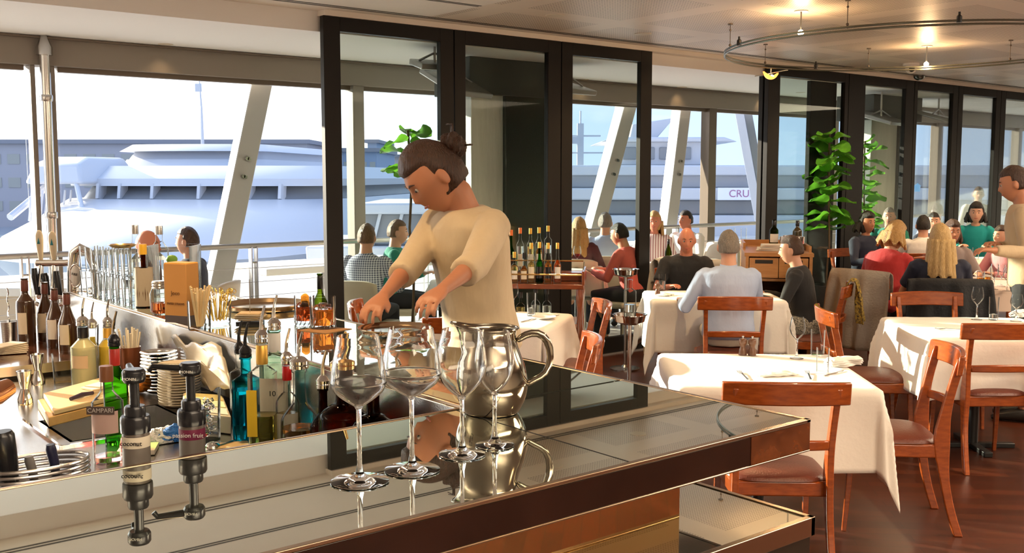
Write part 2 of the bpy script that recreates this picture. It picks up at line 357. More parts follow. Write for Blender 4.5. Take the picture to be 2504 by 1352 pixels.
# steel railing along the terrace edge
ra = thing('cable_railing', 'steel terrace railing with round handrail and thin cables', 'railing', (0, 8.46, 0))
MB().tube([(XL, 0, 1.068), (XR+2.8, 0, 1.068)], .024, 12).build('handrail', M_alu, ra)
for i in range(7): MB().tube([(XL, 0, .12+.125*i), (XR+2.8, 0, .12+.125*i)], .0028, 6).build('cable', M_alu, ra)
for x in (-3, -.4, 2.05, 3.93, 5.75, 7.6, 9.45, 11.35, 13.3, 15.2, 17.2, 19.4):
    p = MB(); p.box((x-.025, 0, .53), (.012, .06, 1.06)); p.box((x+.025, 0, .53), (.012, .06, 1.06)); p.tube([(x-.03, 0, .3), (x+.03, 0, .3)], .01, 8); p.tube([(x-.03, 0, .92), (x+.03, 0, .92)], .01, 8)
    p.build('post', M_steel, ra)

# black framed glass doors between dining room and terrace
def door(n, x0, x1, sl, sr, y=DY, zt=2.86, mat=M_frame, top=.105, bot=.16):
    f = MB(); t_ = .055
    f.bb((x0, y-t_/2, 0), (x0+sl, y+t_/2, zt)); f.bb((x1-sr, y-t_/2, 0), (x1, y+t_/2, zt)); f.bb((x0+sl, y-t_/2, zt-top), (x1-sr, y+t_/2, zt)); f.bb((x0+sl, y-t_/2, .01), (x1-sr, y+t_/2, bot))
    o = struct(f.build('door_%d' % n, mat, bevel=.003))
    struct(MB().bb((x0+sl-.005, y-.005, bot-.01), (x1-sr+.005, y+.005, zt-top+.005)).build('glass_panel', M_pane2, o)); return o
door(1, 3.79, 4.975, .14, .13); door(2, 4.985, 6.145, .11, .15); door(3, 6.155, 7.31, .13, .15)
door(4, 9.11, 10.60, .20, .07); door(5, 10.61, 12.03, .34, .19); door(6, 12.04, 13.12, .075, .13); door(7, 13.13, 14.29, .12, .13); door(8, 14.30, 15.6, .14, .14); door(9, 15.61, 16.9, .14, .14); door(10, 16.91, 18.5, .14, .14)
door(11, 9.13, 10.5, .12, .5, DY+.09)
struct(MB().bb((3.79, DY-.045, 2.86), (XR, DY+.06, CZ)).build('trim_4', M_plaster))
struct(MB().bb((3.79, DY-.05, 0), (XR, DY+.05, .012)).build('trim_5', M_alu))

# columns of the terrace zone with dark cladding and bulkheads
def column(x0, xm, x1, y, name, m2=M_dglass):
    struct(MB().bb((x0, y, 0), (xm, y+.45, TZ)).build('column', M_conc, bevel=.006))
    struct(MB().bb((xm, y-.04, 0), (x1, y+.45, TZ)).build('column_cladding', m2, bevel=.003))
    struct(MB().bb((x0-.06, y-.06, 2.42), (x1+.12, y+.5, TZ)).build('bulkhead', principled('dark grey bulkhead', (.06, .065, .062), .5), bevel=.004))
column(5.66, 6.03, 6.55, 7.55, 'a'); column(12.28, 12.9, 13.3, 7.6, 'b', principled('charcoal cladding', (.035, .038, .04), .25, coat=.5))

# flat radiant heaters hung under the terrace ceiling
def heater(loc, rz, lab, tilt=.35, s=.55):
    h = thing('ceiling_heater', lab, 'heater', loc, rz, 'radiant heaters under the terrace ceiling'); R = Matrix.Rotation(tilt, 3, 'X')
    MB().box((0, 0, 0), (s, s*.8, .05), M=R).build('housing', M_alu, h, bevel=.01)
    MB().box(R@V((0, 0, -.03)), (s*.7, s*.5, .012), M=R).build('panel', principled('heater panel', (.08, .075, .07), .4, .5), h, bevel=.003)
    MB().tube([(0, 0, .02), (0, 0, TZ-loc[2])], .012, 8).build('hanger', M_alu, h)
    MB().tube([(-s*.4, 0, .03), (0, 0, .1), (s*.4, 0, .03)], .01, 8).build('bracket', M_alu, h)
heater((5.35, 7.35, 2.48), .3, 'flat grey heater hung before the concrete column behind the middle glass door', .5)
heater((4.98, 7.15, 2.6), -.2, 'small tilted heater panel peeking past the first glass door', .25, .35)
heater((6.75, 7.4, 2.52), .1, 'heater panel just right of the dark clad column', .3, .4)
heater((12.0, 7.3, 2.42), .15, 'large framed heater panel before the far charcoal column', .3, .75)
heater((13.6, 7.4, 2.5), .2, 'heater panel right of the far charcoal column', .3, .6)

# lights in the ceilings
M_bulb = principled('lit bulb', (1, .8, .5), .5, emis=(1, .72, .38), estr=22)
M_dim = principled('small lit lamp', (1, .85, .6), .5, emis=(1, .74, .42), estr=9)
def spot(loc, e, col=(1, .66, .33), ang=110, blend=.9, tgt=(0, 0, -1), r=.03):
    l = bpy.data.lights.new('bulb_light', 'SPOT'); l.energy = e; l.color = col; l.spot_size = math.radians(ang); l.spot_blend = blend; l.shadow_soft_size = r
    o = bpy.data.objects.new('bulb_light', l); COL.objects.link(o); o.location = loc; o.rotation_euler = V(tgt).to_track_quat('-Z', 'Y').to_euler(); return o
def point(loc, e, col=(1, .62, .3), r=.03):
    l = bpy.data.lights.new('bulb_light', 'POINT'); l.energy = e; l.color = col; l.shadow_soft_size = r
    o = bpy.data.objects.new('bulb_light', l); COL.objects.link(o); o.location = loc; return o
def downlight(x, y, z, lab, e=30, s=.055, lit=True):
    d = thing('downlight', lab, 'ceiling light', (x, y, z), 0, 'recessed downlights')
    MB().lathe([(s, -.004), (s*1.35, -.004), (s*1.35, .0), (s, .02)], 24).build('ring', principled('downlight ring', (.7, .62, .5), .4), d)
    MB().lathe([(0, -.003), (s*.95, -.003), (s*.95, -.001)], 20).build('lamp', M_bulb if lit else M_dim, d)
    if e: spot((x, y, z-.03), e)
for px, py, lab in [(1572, 83, 'square-set warm downlight above the glass doors, left of the ring track'), (2055, 146, 'warm downlight inside the sweep of the ring track'), (2395, 186, 'warm downlight at the right, near the air slot')]:
    q = at(px, py, CZ); downlight(q.x, q.y, CZ, lab, 60)
for px, py, lab in [(405, 108, 'small recessed downlight in the pale ceiling over the left window'), (1428, 194, 'recessed downlight seen through the third glass door leaf'), (1668, 213, 'recessed downlight of the terrace ceiling in the open gap, left one'), (1868, 230, 'recessed downlight of the terrace ceiling near the far door frame'), (1958, 226, 'recessed downlight seen through the far folded door')]:
    q = at(px, py, TZ); downlight(q.x, q.y, TZ, lab, 1.5, .045, False)
for x, y in [(-2, .5), (1.2, 3.2), (3.0, 1.0), (4.6, 3.9), (6.4, 1.2), (9.8, 1.6), (8.2, 3.0), (12.5, 3.6), (4.0, -2), (11.0, 5.0), (5.3, 6.0), (2.0, 5.6)]:  # extra downlights added for warm fill light
    downlight(x, y, CZ, 'added warm recessed downlight of the dining room ceiling', 70)

# ring cable track with pin-up bulbs
RC = V((7.9, 4.52, 2.70)); RR = 1.52
tr = thing('ring_track_light', 'thin metal ring track hanging below the perforated ceiling', 'track light', RC)
MB().tube([(RR*math.cos(2*PI*i/96), RR*math.sin(2*PI*i/96), .012) for i in range(97)], .008, 8).tube([(RR*math.cos(2*PI*i/96), RR*math.sin(2*PI*i/96), -.012) for i in range(97)], .008, 8).build('track', principled('track grey metal', (.18, .19, .16), .35, .9), tr)
def ring_ang(px, py):
    q = at(px, py, 2.70)-RC; return math.atan2(q.y, q.x)
for px, py in [(1815, 120), (1862, 162), (2080, 73), (2450, 150), (2117, 172)]:
    a = ring_ang(px, py); c, s = math.cos(a)*RR, math.sin(a)*RR
    MB().tube([(c, s, 0), (c, s, .2)], .003, 6).ball((c, s, .03), .012, 8, 6).ball((c, s, .15), .009, 8, 6).lathe([(.02, .19), (.02, .2)], 12, (c, s, 0)).build('hanger', M_bronze, tr)
for px, py in [(1835, 112), (2353, 50), (1992, 169)]:
    a = ring_ang(px, py); c, s = math.cos(a)*RR, math.sin(a)*RR
    MB().lathe([(.018, -.0), (.018, .04), (.008, .05), (.008, .07)], 12, (c, s, 0)).build('connector', M_black, tr)
def pin_bulb(px, py, z, lab, ztop=CZ, e=9):
    q = at(px, py, z); p = thing('halogen_pendant', lab, 'lamp', q, 0, 'bare halogen bulbs under the ceiling')
    MB().ball((0, 0, 0), .022, 12, 8).build('bulb', principled('bare bulb', (1, .85, .6), .5, emis=(1, .78, .45), estr=60), p)
    MB().tube([(0, 0, .02), (0, 0, ztop-z)], .006, 6).build('socket_rod', M_alu, p); MB().lathe([(.05, ztop-z-.006), (.05, ztop-z)], 20).build('canopy', M_plaster, p)
    point(q-V((0, 0, .04)), e); return p
pin_bulb(1958, 80, 2.74, 'bare glaring halogen bulb at the left inside the ring track'); pin_bulb(2265, 157, 2.73, 'bare glaring halogen bulb near the round security camera')
# the small spot with orange glass shade at the ring's left end
ra_ = ring_ang(1880, 163); q = RC+V((RR*math.cos(ra_), RR*math.sin(ra_), -.07)); sp = thing('track_spot', 'orange glowing leaf-shaped spot clipped under the ring track', 'lamp', q)
MB().grid(lambda u, v: V(((u-.5)*.22, (v-.5)*.09*math.sin(PI*min(max(u, .04), .96)), -.05*math.sin(PI*u)+.02*(2*v-1)**2)), 12, 6).build('shade', principled('amber glass shade', (.9, .42, .08), .3, emis=(1, .42, .08), estr=1.2), sp, solid=.003)
MB().tube([(-.2, .03, -.03), (.22, -.03, .05)], .005, 6).tube([(0, 0, 0), (0, 0, .06)], .006, 6).build('arm', M_alu, sp); MB().ball((.02, 0, -.02), .016, 10, 8).build('bulb', M_bulb, sp)
# security cameras
q = at(2228, 155, CZ); dc = thing('dome_camera', 'white round security camera with a black eye on the ceiling', 'camera', (q.x, q.y, CZ))
MB().lathe([(.085, 0), (.085, -.02), (.07, -.03)], 28).ball((0, 0, -.05), .062, 20, 12).build('housing', M_white, dc); MB().ball((-.035, -.03, -.065), .032, 14, 10).build('lens', M_black, dc)
q = at(2192, 193, CZ-.02); dc = thing('dome_camera', 'small black half-dome camera above the black door head', 'camera', (q.x, q.y-.3, CZ))
MB().ball((0, 0, 0), (.07, .07, .06), 20, 12).build('dome', M_dglass, dc)
# ================================================================== outside: wharf, water, vessels, buildings
VR = -math.atan2(math.cos(YAW), math.sin(YAW))    # heading of things that lie square to the sight line
M_boat = principled('white boat paint', (.62, .63, .67), .35)
M_boatwin = principled('boat window glass', (.27, .28, .30), .25)
M_boatgrey = principled('grey boat trim', (.55, .57, .62), .5)
M_water = principled('harbour water', (.25, .32, .38), .12, bump=.5, bscale=1.2)
struct(MB().bb((-30, WY+.1, -.6), (60, 19.5, -.05)).build('ground_wharf', M_wharf))
struct(MB().bb((-250, 19.5, -3.2), (350, 420, -2.6)).build('ground_water', M_water))
def place(px, d):  # plan spot on the sight line px at depth d
    q = atd(px, 433, d); return V((q.x, q.y, 0))
# big white ferry, bow towards the terrace
fy = thing('ferry', 'big white ferry moored bow-on outside the left window', 'boat', place(470, 34), VR-.12, 'vessels in the harbour')
def hullpoly(w, y0, y1, yb, n=10, x0=0):
    p = [(x0-w, y1), (x0-w, yb)]
    for i in range(1, n): a = PI*i/n; p.append((x0-w*math.cos(a), yb-(yb-y0)*math.sin(a)**.8))
    return p+[(x0+w, yb), (x0+w, y1)]
def stack(polys):      # loft equal-length outlines
    n = len(polys[0][0]); m = MB(); vs = [(x, y, z) for P_, z in polys for x, y in P_]
    fs = [(i*n+j, i*n+(j+1) % n, (i+1)*n+(j+1) % n, (i+1)*n+j) for i in range(len(polys)-1) for j in range(n)]+[list(range(n))[::-1], [(len(polys)-1)*n+j for j in range(n)]]
    return m.add(vs, fs)
stack([(hullpoly(4.6, -4, 22, 2), -2.8), (hullpoly(5.4, -7.5, 22, 1), -.6), (hullpoly(5.3, -6.5, 22, 1), -.1), (hullpoly(5.0, -3.6, 22, 1), .5), (hullpoly(4.8, -1.4, 22, 1.5), .95)]).build('hull', M_boat, fy, sharp=30)
stack([(hullpoly(4.35, -1.0, 20, 1.4), .93), (hullpoly(4.25, -.2, 20, 1.9), 1.42)]).build('window_band', M_boatwin, fy)
stack([(hullpoly(4.8, -.9, 20, 1.4), 1.38), (hullpoly(4.9, -.8, 20, 1.4), 1.62), (hullpoly(4.5, .2, 20, 2), 2.05)]).build('main_roof', M_boat, fy)
stack([(hullpoly(2.7, 1.6, 12, 3, x0=-1.2), 2.0), (hullpoly(2.6, 2.0, 12, 3.2, x0=-1.2), 2.3)]).build('bridge', M_boat, fy)
stack([(hullpoly(2.55, 2.1, 12, 3.2, x0=-1.2), 2.28), (hullpoly(2.45, 2.5, 12, 3.5, x0=-1.2), 2.6)]).build('bridge_windows', M_boatgrey, fy)
stack([(hullpoly(2.8, 1.9, 12, 3.0, x0=-1.2), 2.58), (hullpoly(2.5, 2.4, 12, 3.4, x0=-1.2), 2.84)]).build('bridge_roof', M_boat, fy)
mm = MB()
for i in range(9): mm.box((-4.0-.1*i, -.6+i*.02-1.1*math.sin(i*.2), .75), (.05, .06, 1.0), M=Matrix.Rotation(.15, 3, 'Y'))
mm.tube([(-5.1, -2.2, .4), (-5.0, -1, 1.0), (-4.7, -.6, 1.45)], .12, 8).tube([(-3.4, -1.2, 1.5), (-2.6, -2.2, .3), (-1.8, -3.4, -.1)], .08, 8).build('bow_rails', M_boat, fy)
for x in (-3.0, -2.2, -1.0, .6, 2.2, 3.2):
    MB().box((x, -.75+abs(x)*.12, 1.17), (.1, .5, .5), M=Matrix.Rotation(-.2, 3, 'X')).build('window_post', M_boat, fy)
MB().tube([(-1.35, 4, 2.8), (-1.35, 4, 4.2), (-1.4, 4, 5.2)], [.07, .04, .02], 8).box((-1.45, 4, 4.95), (.25, .02, .3)).build('mast', M_boatgrey, fy)
stack([([(-6.2, 2), (-5.2, -1.2), (-3.1, -1.4), (-3, 2)], 1.45), ([(-6.0, 2), (-5.1, -.8), (-3.4, -1.0), (-3.2, 2)], 2.1), ([(-5.4, 2), (-4.9, 0), (-3.6, 0), (-3.4, 2)], 2.35)]).build('bridge_wing', M_boat, fy, bevel=.1)

def sidevessel(name, lab, px, d, L, levels, rot=0, mast=None):
    b = thing(name, lab, 'boat', place(px, d), VR+rot, 'vessels in the harbour'); 
    for nm, x0, x1, z0, z1, y0, m, rk in levels:
        MB().prism([(x0, 0), (x1, 0), (x1, 1), (x0, 1)], 0, 1)
        vs = [(x0-rk*0, y0, z0), (x1, y0, z0), (x1, 5, z0), (x0, 5, z0), (x0+rk, y0, z1), (x1-rk, y0, z1), (x1-rk, 5, z1), (x0+rk, 5, z1)]
        MB().add(vs, [(0, 1, 2, 3), (4, 5, 6, 7), (0, 1, 5, 4), (1, 2, 6, 5), (2, 3, 7, 6), (3, 0, 4, 7)]).build(nm, m, b, bevel=.05)
    return b
v2 = sidevessel('cruise_boat', 'long white cruise vessel lying side-on behind the right windows', 1640, 30, 0, [
    ('hull', -6, 12, -2.9, .55, .2, M_boat, -.6), ('lower_windows', -5.3, 11, .55, 1.0, .5, M_boatwin, .1), ('side_deck', -5.8, 11.5, 1.0, 1.35, .1, M_boat, 0), ('painted_deck_shade', -4.6, 11, 1.35, 1.75, .7, M_boatgrey, .2),  # the shade below the upper deck is built as a grey block
    ('upper_deck', -4.8, 11, 1.72, 2.02, .2, M_boat, .3), ('wheelhouse', -1.6, 1.4, 2.02, 2.75, 1, M_boat, .25), ('wheelhouse_roof', -2.0, 2.1, 2.72, 2.86, .7, M_boat, .4)])
for x in (-1.1, -.55, .0, .55): MB().box((x, .97, 2.38), (.4, .1, .36)).build('window', M_boatwin, v2, bevel=.02)
MB().add([(-1, 2, 2.8), (-.2, 2, 2.8), (.4, 2, 3.5), (-.9, 2, 3.3), (-1, 2.3, 2.8), (-.2, 2.3, 2.8), (.4, 2.3, 3.5), (-.9, 2.3, 3.3)], [(0, 1, 2, 3), (4, 5, 6, 7), (0, 1, 5, 4), (1, 2, 6, 5), (2, 3, 7, 6), (3, 0, 4, 7)]).build('funnel', M_boatgrey, v2, bevel=.03)
MB().tube([(-1.4, 2, 2.8), (-1.4, 2, 4)], .05, 8).build('mast', M_boatgrey, v2)
sg = MB().box((2.26, .02, 1.18), (1.75, .04, .36)).build('name_board', principled('sign white', (.9, .9, .93), .5), v2)
text('CRUISES', .3, principled('sign red violet', (.42, .18, .34), .6), sg, (2.26, -.01, 1.18), (PI/2, 0, 0))
v3 = sidevessel('naval_launch', 'pale vessel with a tall lattice mast behind the third door leaf', 1400, 45, 0, [
    ('hull', -5, 4, -2.9, .3, .2, M_boat, -.5), ('cabin', -4, 3, .3, 1.4, .5, M_boatgrey, .2), ('top_deck', -4.6, 3.4, 1.4, 1.8, .2, M_boat, .4)])
MB().box((.4, 1, 2.9), (.28, .28, 2.3)).box((.4, 1, 3.5), (1.8, .1, .07)).box((.4, 1, 2.75), (2.0, .1, .07)).box((.1, 1, 3.3), (.5, .4, .3)).tube([(0.4, 1, 4), (.4, 1, 4.6)], .04, 8).build('mast', M_boatgrey, v3)
MB().tube([(-3, .1, -.6), (1.5, .1, 1.4)], .12, 8).build('gangway', M_boatgrey, v3)
v4 = sidevessel('harbour_launch', 'small white launch with slanted cabin windows behind the first glass door', 935, 23, 0, [
    ('hull', -1.6, 2.6, -2.9, .1, .2, M_boat, -.2), ('cabin_windows', -.9, 1.2, .1, .85, .5, M_boatwin, .35), ('cabin_roof', -.75, 1.1, .83, 1.08, .2, M_boat, .15)])
for x in (-.7, -.2, .3, .8): MB().box((x, .42, .48), (.07, .1, .74), M=Matrix.Rotation(.25, 3, 'Y')).build('cabin_post', M_boat, v4)

def block(name, lab, px0, px1, d, ytop, m, rows=0, cols=0, wm=None, wz=(0, 0), depth=14):
    k = 2510/d; w = (px1-px0)/k; b = thing(name, lab, 'building', place((px0+px1)/2, d), VR, 'buildings across the water'); zt = CAM_H+(433-ytop)/k
    MB().bb((-w/2, 0, -3), (w/2, depth, zt)).build('wall', m, b)
    MB().bb((-w/2-.3, -.4, zt), (w/2+.3, depth, zt+.35)).build('roof_edge', principled('roof edge grey', (.3, .29, .32), .7), b)
    for r in range(rows):
        for c in range(cols):
            x = -w/2+(c+.5)*w/cols; z = zt-1.3-r*(zt+1.5)/rows
            MB().bb((x-w/cols*.32, -.05, z-.42), (x+w/cols*.32, .1, z+.42)).build('window', wm or M_boatwin, b)
    return b
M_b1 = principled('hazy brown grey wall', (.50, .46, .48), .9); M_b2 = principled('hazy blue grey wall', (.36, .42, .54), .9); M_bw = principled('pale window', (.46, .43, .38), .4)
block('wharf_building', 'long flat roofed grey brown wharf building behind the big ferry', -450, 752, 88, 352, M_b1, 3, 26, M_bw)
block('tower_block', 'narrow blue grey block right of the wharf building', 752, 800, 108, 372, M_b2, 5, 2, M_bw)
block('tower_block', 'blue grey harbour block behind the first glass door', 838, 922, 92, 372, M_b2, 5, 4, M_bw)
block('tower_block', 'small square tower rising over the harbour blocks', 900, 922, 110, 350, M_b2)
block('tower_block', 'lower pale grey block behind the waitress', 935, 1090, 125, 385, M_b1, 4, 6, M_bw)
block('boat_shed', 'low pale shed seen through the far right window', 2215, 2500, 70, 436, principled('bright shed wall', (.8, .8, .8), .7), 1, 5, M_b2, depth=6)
def hill(lab, px0, px1, d, h, m, seed):
    rnd = random.Random(seed); c = place((px0+px1)/2, d); k = 2510/d; w = (px1-px0)/k
    o = MB().grid(lambda u, v: V(((u-.5)*w, v*60, -3+max(0, math.sin(PI*u))**.5*(h+3)*math.sin(PI*min(.98, v+.02))**.5*(1+.35*noise.noise(V((u*7+seed, v*3, 0))))+.5*noise.noise(V((u*40, v*9, seed))))), 70, 14).build('hill', m); o.location = c; o.rotation_euler.z = VR
    struct(o)
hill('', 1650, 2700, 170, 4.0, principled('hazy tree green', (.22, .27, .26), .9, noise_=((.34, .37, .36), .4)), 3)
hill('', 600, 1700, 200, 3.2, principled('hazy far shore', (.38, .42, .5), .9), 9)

# things on the wharf
tb = thing('terrace_bench_table', 'long pale table on the sunny wharf beyond the railing', 'table', (5.55, 10.0, -.05), 0)
MB().bb((-.95, -.4, .72), (1.3, .45, .79)).build('tabletop', principled('bleached timber', (.62, .58, .5), .6), tb, bevel=.008)
for x in (-.1, .1): MB().bb((x-.04, -.05, 0), (x+.04, .05, .72)).build('leg', M_alu, tb)
MB().bb((-.4, -.3, 0), (.4, .3, .03)).build('foot', M_alu, tb)
def sidebox(px, d, lab):
    b = thing('timber_planter', lab, 'planter', place(px, d)+V((0, 0, -.05)), VR)
    MB().bb((-.8, -.3, 0), (.8, .3, .62)).build('box', principled('planter timber', (.5, .4, .28), .6), b, bevel=.01); MB().bb((-.85, -.35, .6), (.85, .35, .68)).build('lid', principled('bleached timber', (.62, .58, .5), .6), b, bevel=.01)
sidebox(20, 9.9, 'low pale timber box beyond the railing at the far left')
# ================================================================== the bar
BZ = 1.14
def mirror_mat(name, tint, r=.02, base=(.05, .06, .055), mixv=.55):
    m = bpy.data.materials.new(name); m.use_nodes = True; t = m.node_tree; t.nodes.clear()
    g = nd(t, 'ShaderNodeBsdfGlossy', i={'Roughness': r}); g.inputs[0].default_value = (*tint, 1); d = nd(t, 'ShaderNodeBsdfDiffuse'); d.inputs[0].default_value = (*base, 1)
    mx = nd(t, 'ShaderNodeMixShader', i={0: mixv}); lw = nd(t, 'ShaderNodeLayerWeight', i={'Blend': .3}); mr_ = nd(t, 'ShaderNodeMapRange', i={1: 0, 2: 1, 3: mixv, 4: 1}); t.links.new(lw.outputs['Fresnel'], mr_.inputs[0]); t.links.new(mr_.outputs[0], mx.inputs[0])
    ou = nd(t, 'ShaderNodeOutputMaterial'); t.links.new(d.outputs[0], mx.inputs[1]); t.links.new(g.outputs[0], mx.inputs[2]); t.links.new(mx.outputs[0], ou.inputs[0]); MATS[name] = m; return m
M_top = mirror_mat('antique mirror counter glass', (.93, .97, .90), .012, (.22, .23, .2), .9)
M_bmir = mirror_mat('bronze mirror', (.92, .68, .34), .015, (.02, .012, .006), .85)
M_fascia = principled('black polished fascia', (.016, .006, .004), .1, noise_=((.008, .003, .002), 9), coat=1); M_burl = principled('polished burl veneer', (.14, .04, .012), .2, noise_=((.06, .016, .005), 14), coat=1)
M_trim = principled('warm metal edge', (.50, .38, .27), .25, 1)
M_cab = principled('brushed bronze cabinet', (.055, .04, .03), .38, .7)
CX0, CX1, CY0, CY1 = -2.2, 1.90, 1.31, 1.878; LX = 1.39; LY = 4.95
def slab(name, lab, x0, x1, y0, y1, edges, seam=None):
    b = thing(name, lab, 'counter', (0, 0, BZ))
    MB().bb((x0+.006, y0+.006, -.012), (x1-.006, y1-.006, 0)).build('mirror_top', M_top, b)
    MB().bb((x0+.01, y0+.01, -.067), (x1-.01, y1-.01, -.0125)).build('core', M_fascia, b)
    for nm, a, c in edges: MB().bb(a, c).build(nm, {'f': M_fascia, 't': M_trim, 's': M_steel}[nm[0]] if nm[0] in 'fts' else M_trim, b, bevel=.0015)
    return b
bar = slab('bar_counter', 'mirror topped bar counter with warm metal edge in the foreground', CX0, CX1, CY0, CY1, [
    ('fascia_front', (CX0, CY0-.004, -.068), (CX1, CY0+.01, -.006)), ('fascia_end', (CX1-.008, CY0-.004, -.068), (CX1+.004, CY1, -.006)),
    ('trim_front', (CX0, CY0-.006, -.006), (CX1+.006, CY0+.008, .0015)), ('trim_end', (CX1-.008, CY0-.006, -.006), (CX1+.006, CY1-.001, .0015)),
    ('trim_inner', (CX0, CY1-.008, -.007), (LX, CY1+.003, .002)), ('trim_lower', (CX0, CY0-.006, -.071), (CX1+.006, CY0+.006, -.067)), ('steel_lip', (CX0, CY1-.002, -.06), (LX, CY1+.004, -.007))])
MB().bb((1.70, CY0-.0052, -.0665), (CX1+.0045, CY0-.0042, -.0065)).bb((CX1+.0042, CY0-.005, -.0665), (CX1+.0052, CY1, -.0065)).build('burl_panel', M_burl, bar)
MB().bb((1.353, CY0+.01, -.001), (1.3555, CY1-.01, .0006)).build('seam', M_slit, bar)
leg = slab('bar_return_counter', 'mirror topped side run of the bar reaching towards the windows', LX, CX1, CY1+.001, LY, [
    ('fascia_side', (CX1-.008, CY1+.001, -.068), (CX1+.004, LY, -.006)), ('trim_inner', (LX-.003, CY1+.004, -.007), (LX+.008, LY, .002)), ('trim_outer', (CX1-.008, CY1+.001, -.006), (CX1+.006, LY, .0015)), ('trim_far', (LX, LY-.008, -.007), (CX1, LY+.003, .002)), ('steel_splash', (LX-.006, CY1+.02, -.20), (LX+.004, LY, -.007))])
struct_ = MB()
ped = thing('bar_cabinet', 'bronze mirrored cabinet with a low mirror ledge under the bar counter', 'bar', (0, 0, 0))
MB().bb((CX0, 1.375, .93), (1.56, 1.80, 1.072)).build('mirrored_wall', M_bmir, ped)
MB().bb((CX0, CY0-.03, .893), (1.885, CY1, .928)).build('ledge_core', M_cab, ped)
MB().bb((CX0, CY0-.02, .928), (1.875, CY1-.01, .9305)).build('ledge_mirror', M_top, ped)
MB().bb((CX0, CY0-.036, .89), (1.89, CY0-.02, .933)).bb((1.874, CY0-.036, .89), (1.89, CY1, .933)).build('ledge_trim', M_trim, ped, bevel=.002)
MB().bb((CX0, CY0-.028, 0), (1.882, CY1-.02, .89)).build('cabinet', M_cab, ped)
MB().bb((1.60, CY1, 0), (1.875, LY-.03, 1.072)).build('side_cabinet', M_cab, ped)
MB().bb((1.20, CY0-.018, .9305), (1.2025, CY1-.03, .9312)).bb((.75, CY0-.018, .9305), (.7525, CY1-.03, .9312)).build('ledge_joints', M_slit, ped)

# ---- stainless well bench, sinks, back run
WZ = .90
bench = thing('steel_workbench', 'stainless steel bar workbench with two sunken basins behind the counter', 'workbench', (0, 0, WZ))
def plate_with_holes(x0, x1, y0, y1, holes, z0, z1):
    m = MB(); xs_ = sorted({x0, x1, *[h[0] for h in holes], *[h[1] for h in holes]}); ys_ = sorted({y0, y1, *[h[2] for h in holes], *[h[3] for h in holes]})
    for a, b in zip(xs_[:-1], xs_[1:]):
        for c, d in zip(ys_[:-1], ys_[1:]):
            if any(h[0] <= a and b <= h[1] and h[2] <= c and d <= h[3] for h in holes): continue
            m.bb((a, c, z0), (b, d, z1))
    return m
H1 = (.86, 1.22, 3.10, 3.42); H2 = (1.24, 1.37, 2.2, 3.05)
plate_with_holes(-1.2, LX-.01, CY1+.005, 4.18, [H1], -.02, 0).build('top_sheet', M_steel, bench)
bn = MB(); x0, x1, y0, y1 = H1
bn.bb((x0-.01, y0-.01, -.17), (x1+.01, y1+.01, -.16)).bb((x0-.01, y0-.01, -.17), (x0, y1+.01, -.0)).bb((x1, y0-.01, -.17), (x1+.01, y1+.01, 0)).bb((x0, y0-.01, -.17), (x1, y0, 0)).bb((x0, y1, -.17), (x1, y1+.01, 0))
bn.build('basin', M_steel, bench)
MB().sweep([(-.004, 0), (.004, 0), (.004, .007), (-.004, .007)], [(x0-.05, y0-.06, 0), (x1+.1, y0-.06, 0)]).sweep([(-.004, 0), (.004, 0), (.004, .007), (-.004, .007)], [(x0-.05, y0-.06, 0), (x0-.05, y1+.6, 0)]).sweep([(-.004, 0), (.004, 0), (.004, .006), (-.004, .006)], [(x0-.17, y0-.3, 0), (x0-.17, y1+.75, 0)]).build('drain_rim', M_chrome, bench)
MB().bb((-1.2, CY1+.005, -.9), (LX-.01, 4.18, -.75)).bb((-1.2, 4.1, -.9), (LX-.01, 4.18, -.02)).bb((1.36, CY1+.01, -.9), (1.58, 4.18, -.02)).build('frame', M_cab, bench)
bb_ = thing('back_bar_shelf', 'dark reddish brown glossy back counter carrying the wine bottles', 'counter', (0, 0, .95))
MB().bb((-1.2, 4.2, -.03), (LX-.01, 5.3, 0)).build('top', principled('glossy dark mahogany', (.11, .035, .016), .12, noise_=((.07, .02, .01), 8), coat=1), bb_, bevel=.002)
MB().bb((-1.2, 4.19, -.035), (LX-.01, 4.2, .002)).build('trim_edge', M_trim, bb_); MB().bb((-1.2, 4.22, -.95), (LX-.01, 5.28, -.03)).build('cabinet', M_cab, bb_)

# ================================================================== glass, bottles
M_cg = glassy('clear drinking glass', (.985, .99, .99), 1.1, edge=.05, rim=.30)
M_cgb = glassy('clear bottle glass', (.95, .97, .96), 1.1, edge=.12, rim=.22)
M_green = glassy('green bottle glass', (.10, .42, .08), 1.2, edge=.5)
M_brown = glassy('brown bottle glass', (.25, .08, .02), 1.2, edge=.7)
M_darkwine = principled('dark wine bottle glass', (.05, .018, .006), .12, coat=.6)
M_blue = glassy('turquoise bottle glass', (.08, .62, .72), 1.2, edge=.55)
M_solid = principled('crystal', (1, 1, 1), 0, trans=1, ior=1.46)
def liquid(name, col): return principled('liquid '+name, col, .02, trans=.92, ior=1.33)
L_amber = liquid('amber', (.95, .42, .08)); L_gold = liquid('gold', (.98, .72, .25)); L_orange = liquid('orange', (1, .28, .04)); L_yellow = principled('cloudy yellow juice', (.9, .62, .06), .3, trans=.25, sss=0); L_pale = principled('cloudy pale juice', (.86, .78, .42), .3, trans=.25)
L_clear = liquid('clear', (.96, .98, .98)); L_red = liquid('red wine', (.35, .01, .02)); L_olive = liquid('olive', (.75, .62, .1))
M_paper = principled('cream label paper', (.78, .70, .55), .7); M_paperw = principled('white label paper', (.82, .80, .74), .7); M_paperbr = principled('tan label paper', (.45, .28, .14), .7)
M_gfoil = principled('gold foil', (.72, .42, .08), .35, .6); M_blk = principled('black plastic', (.013, .013, .016), .22); M_red = principled('red plastic', (.55, .01, .012), .28)
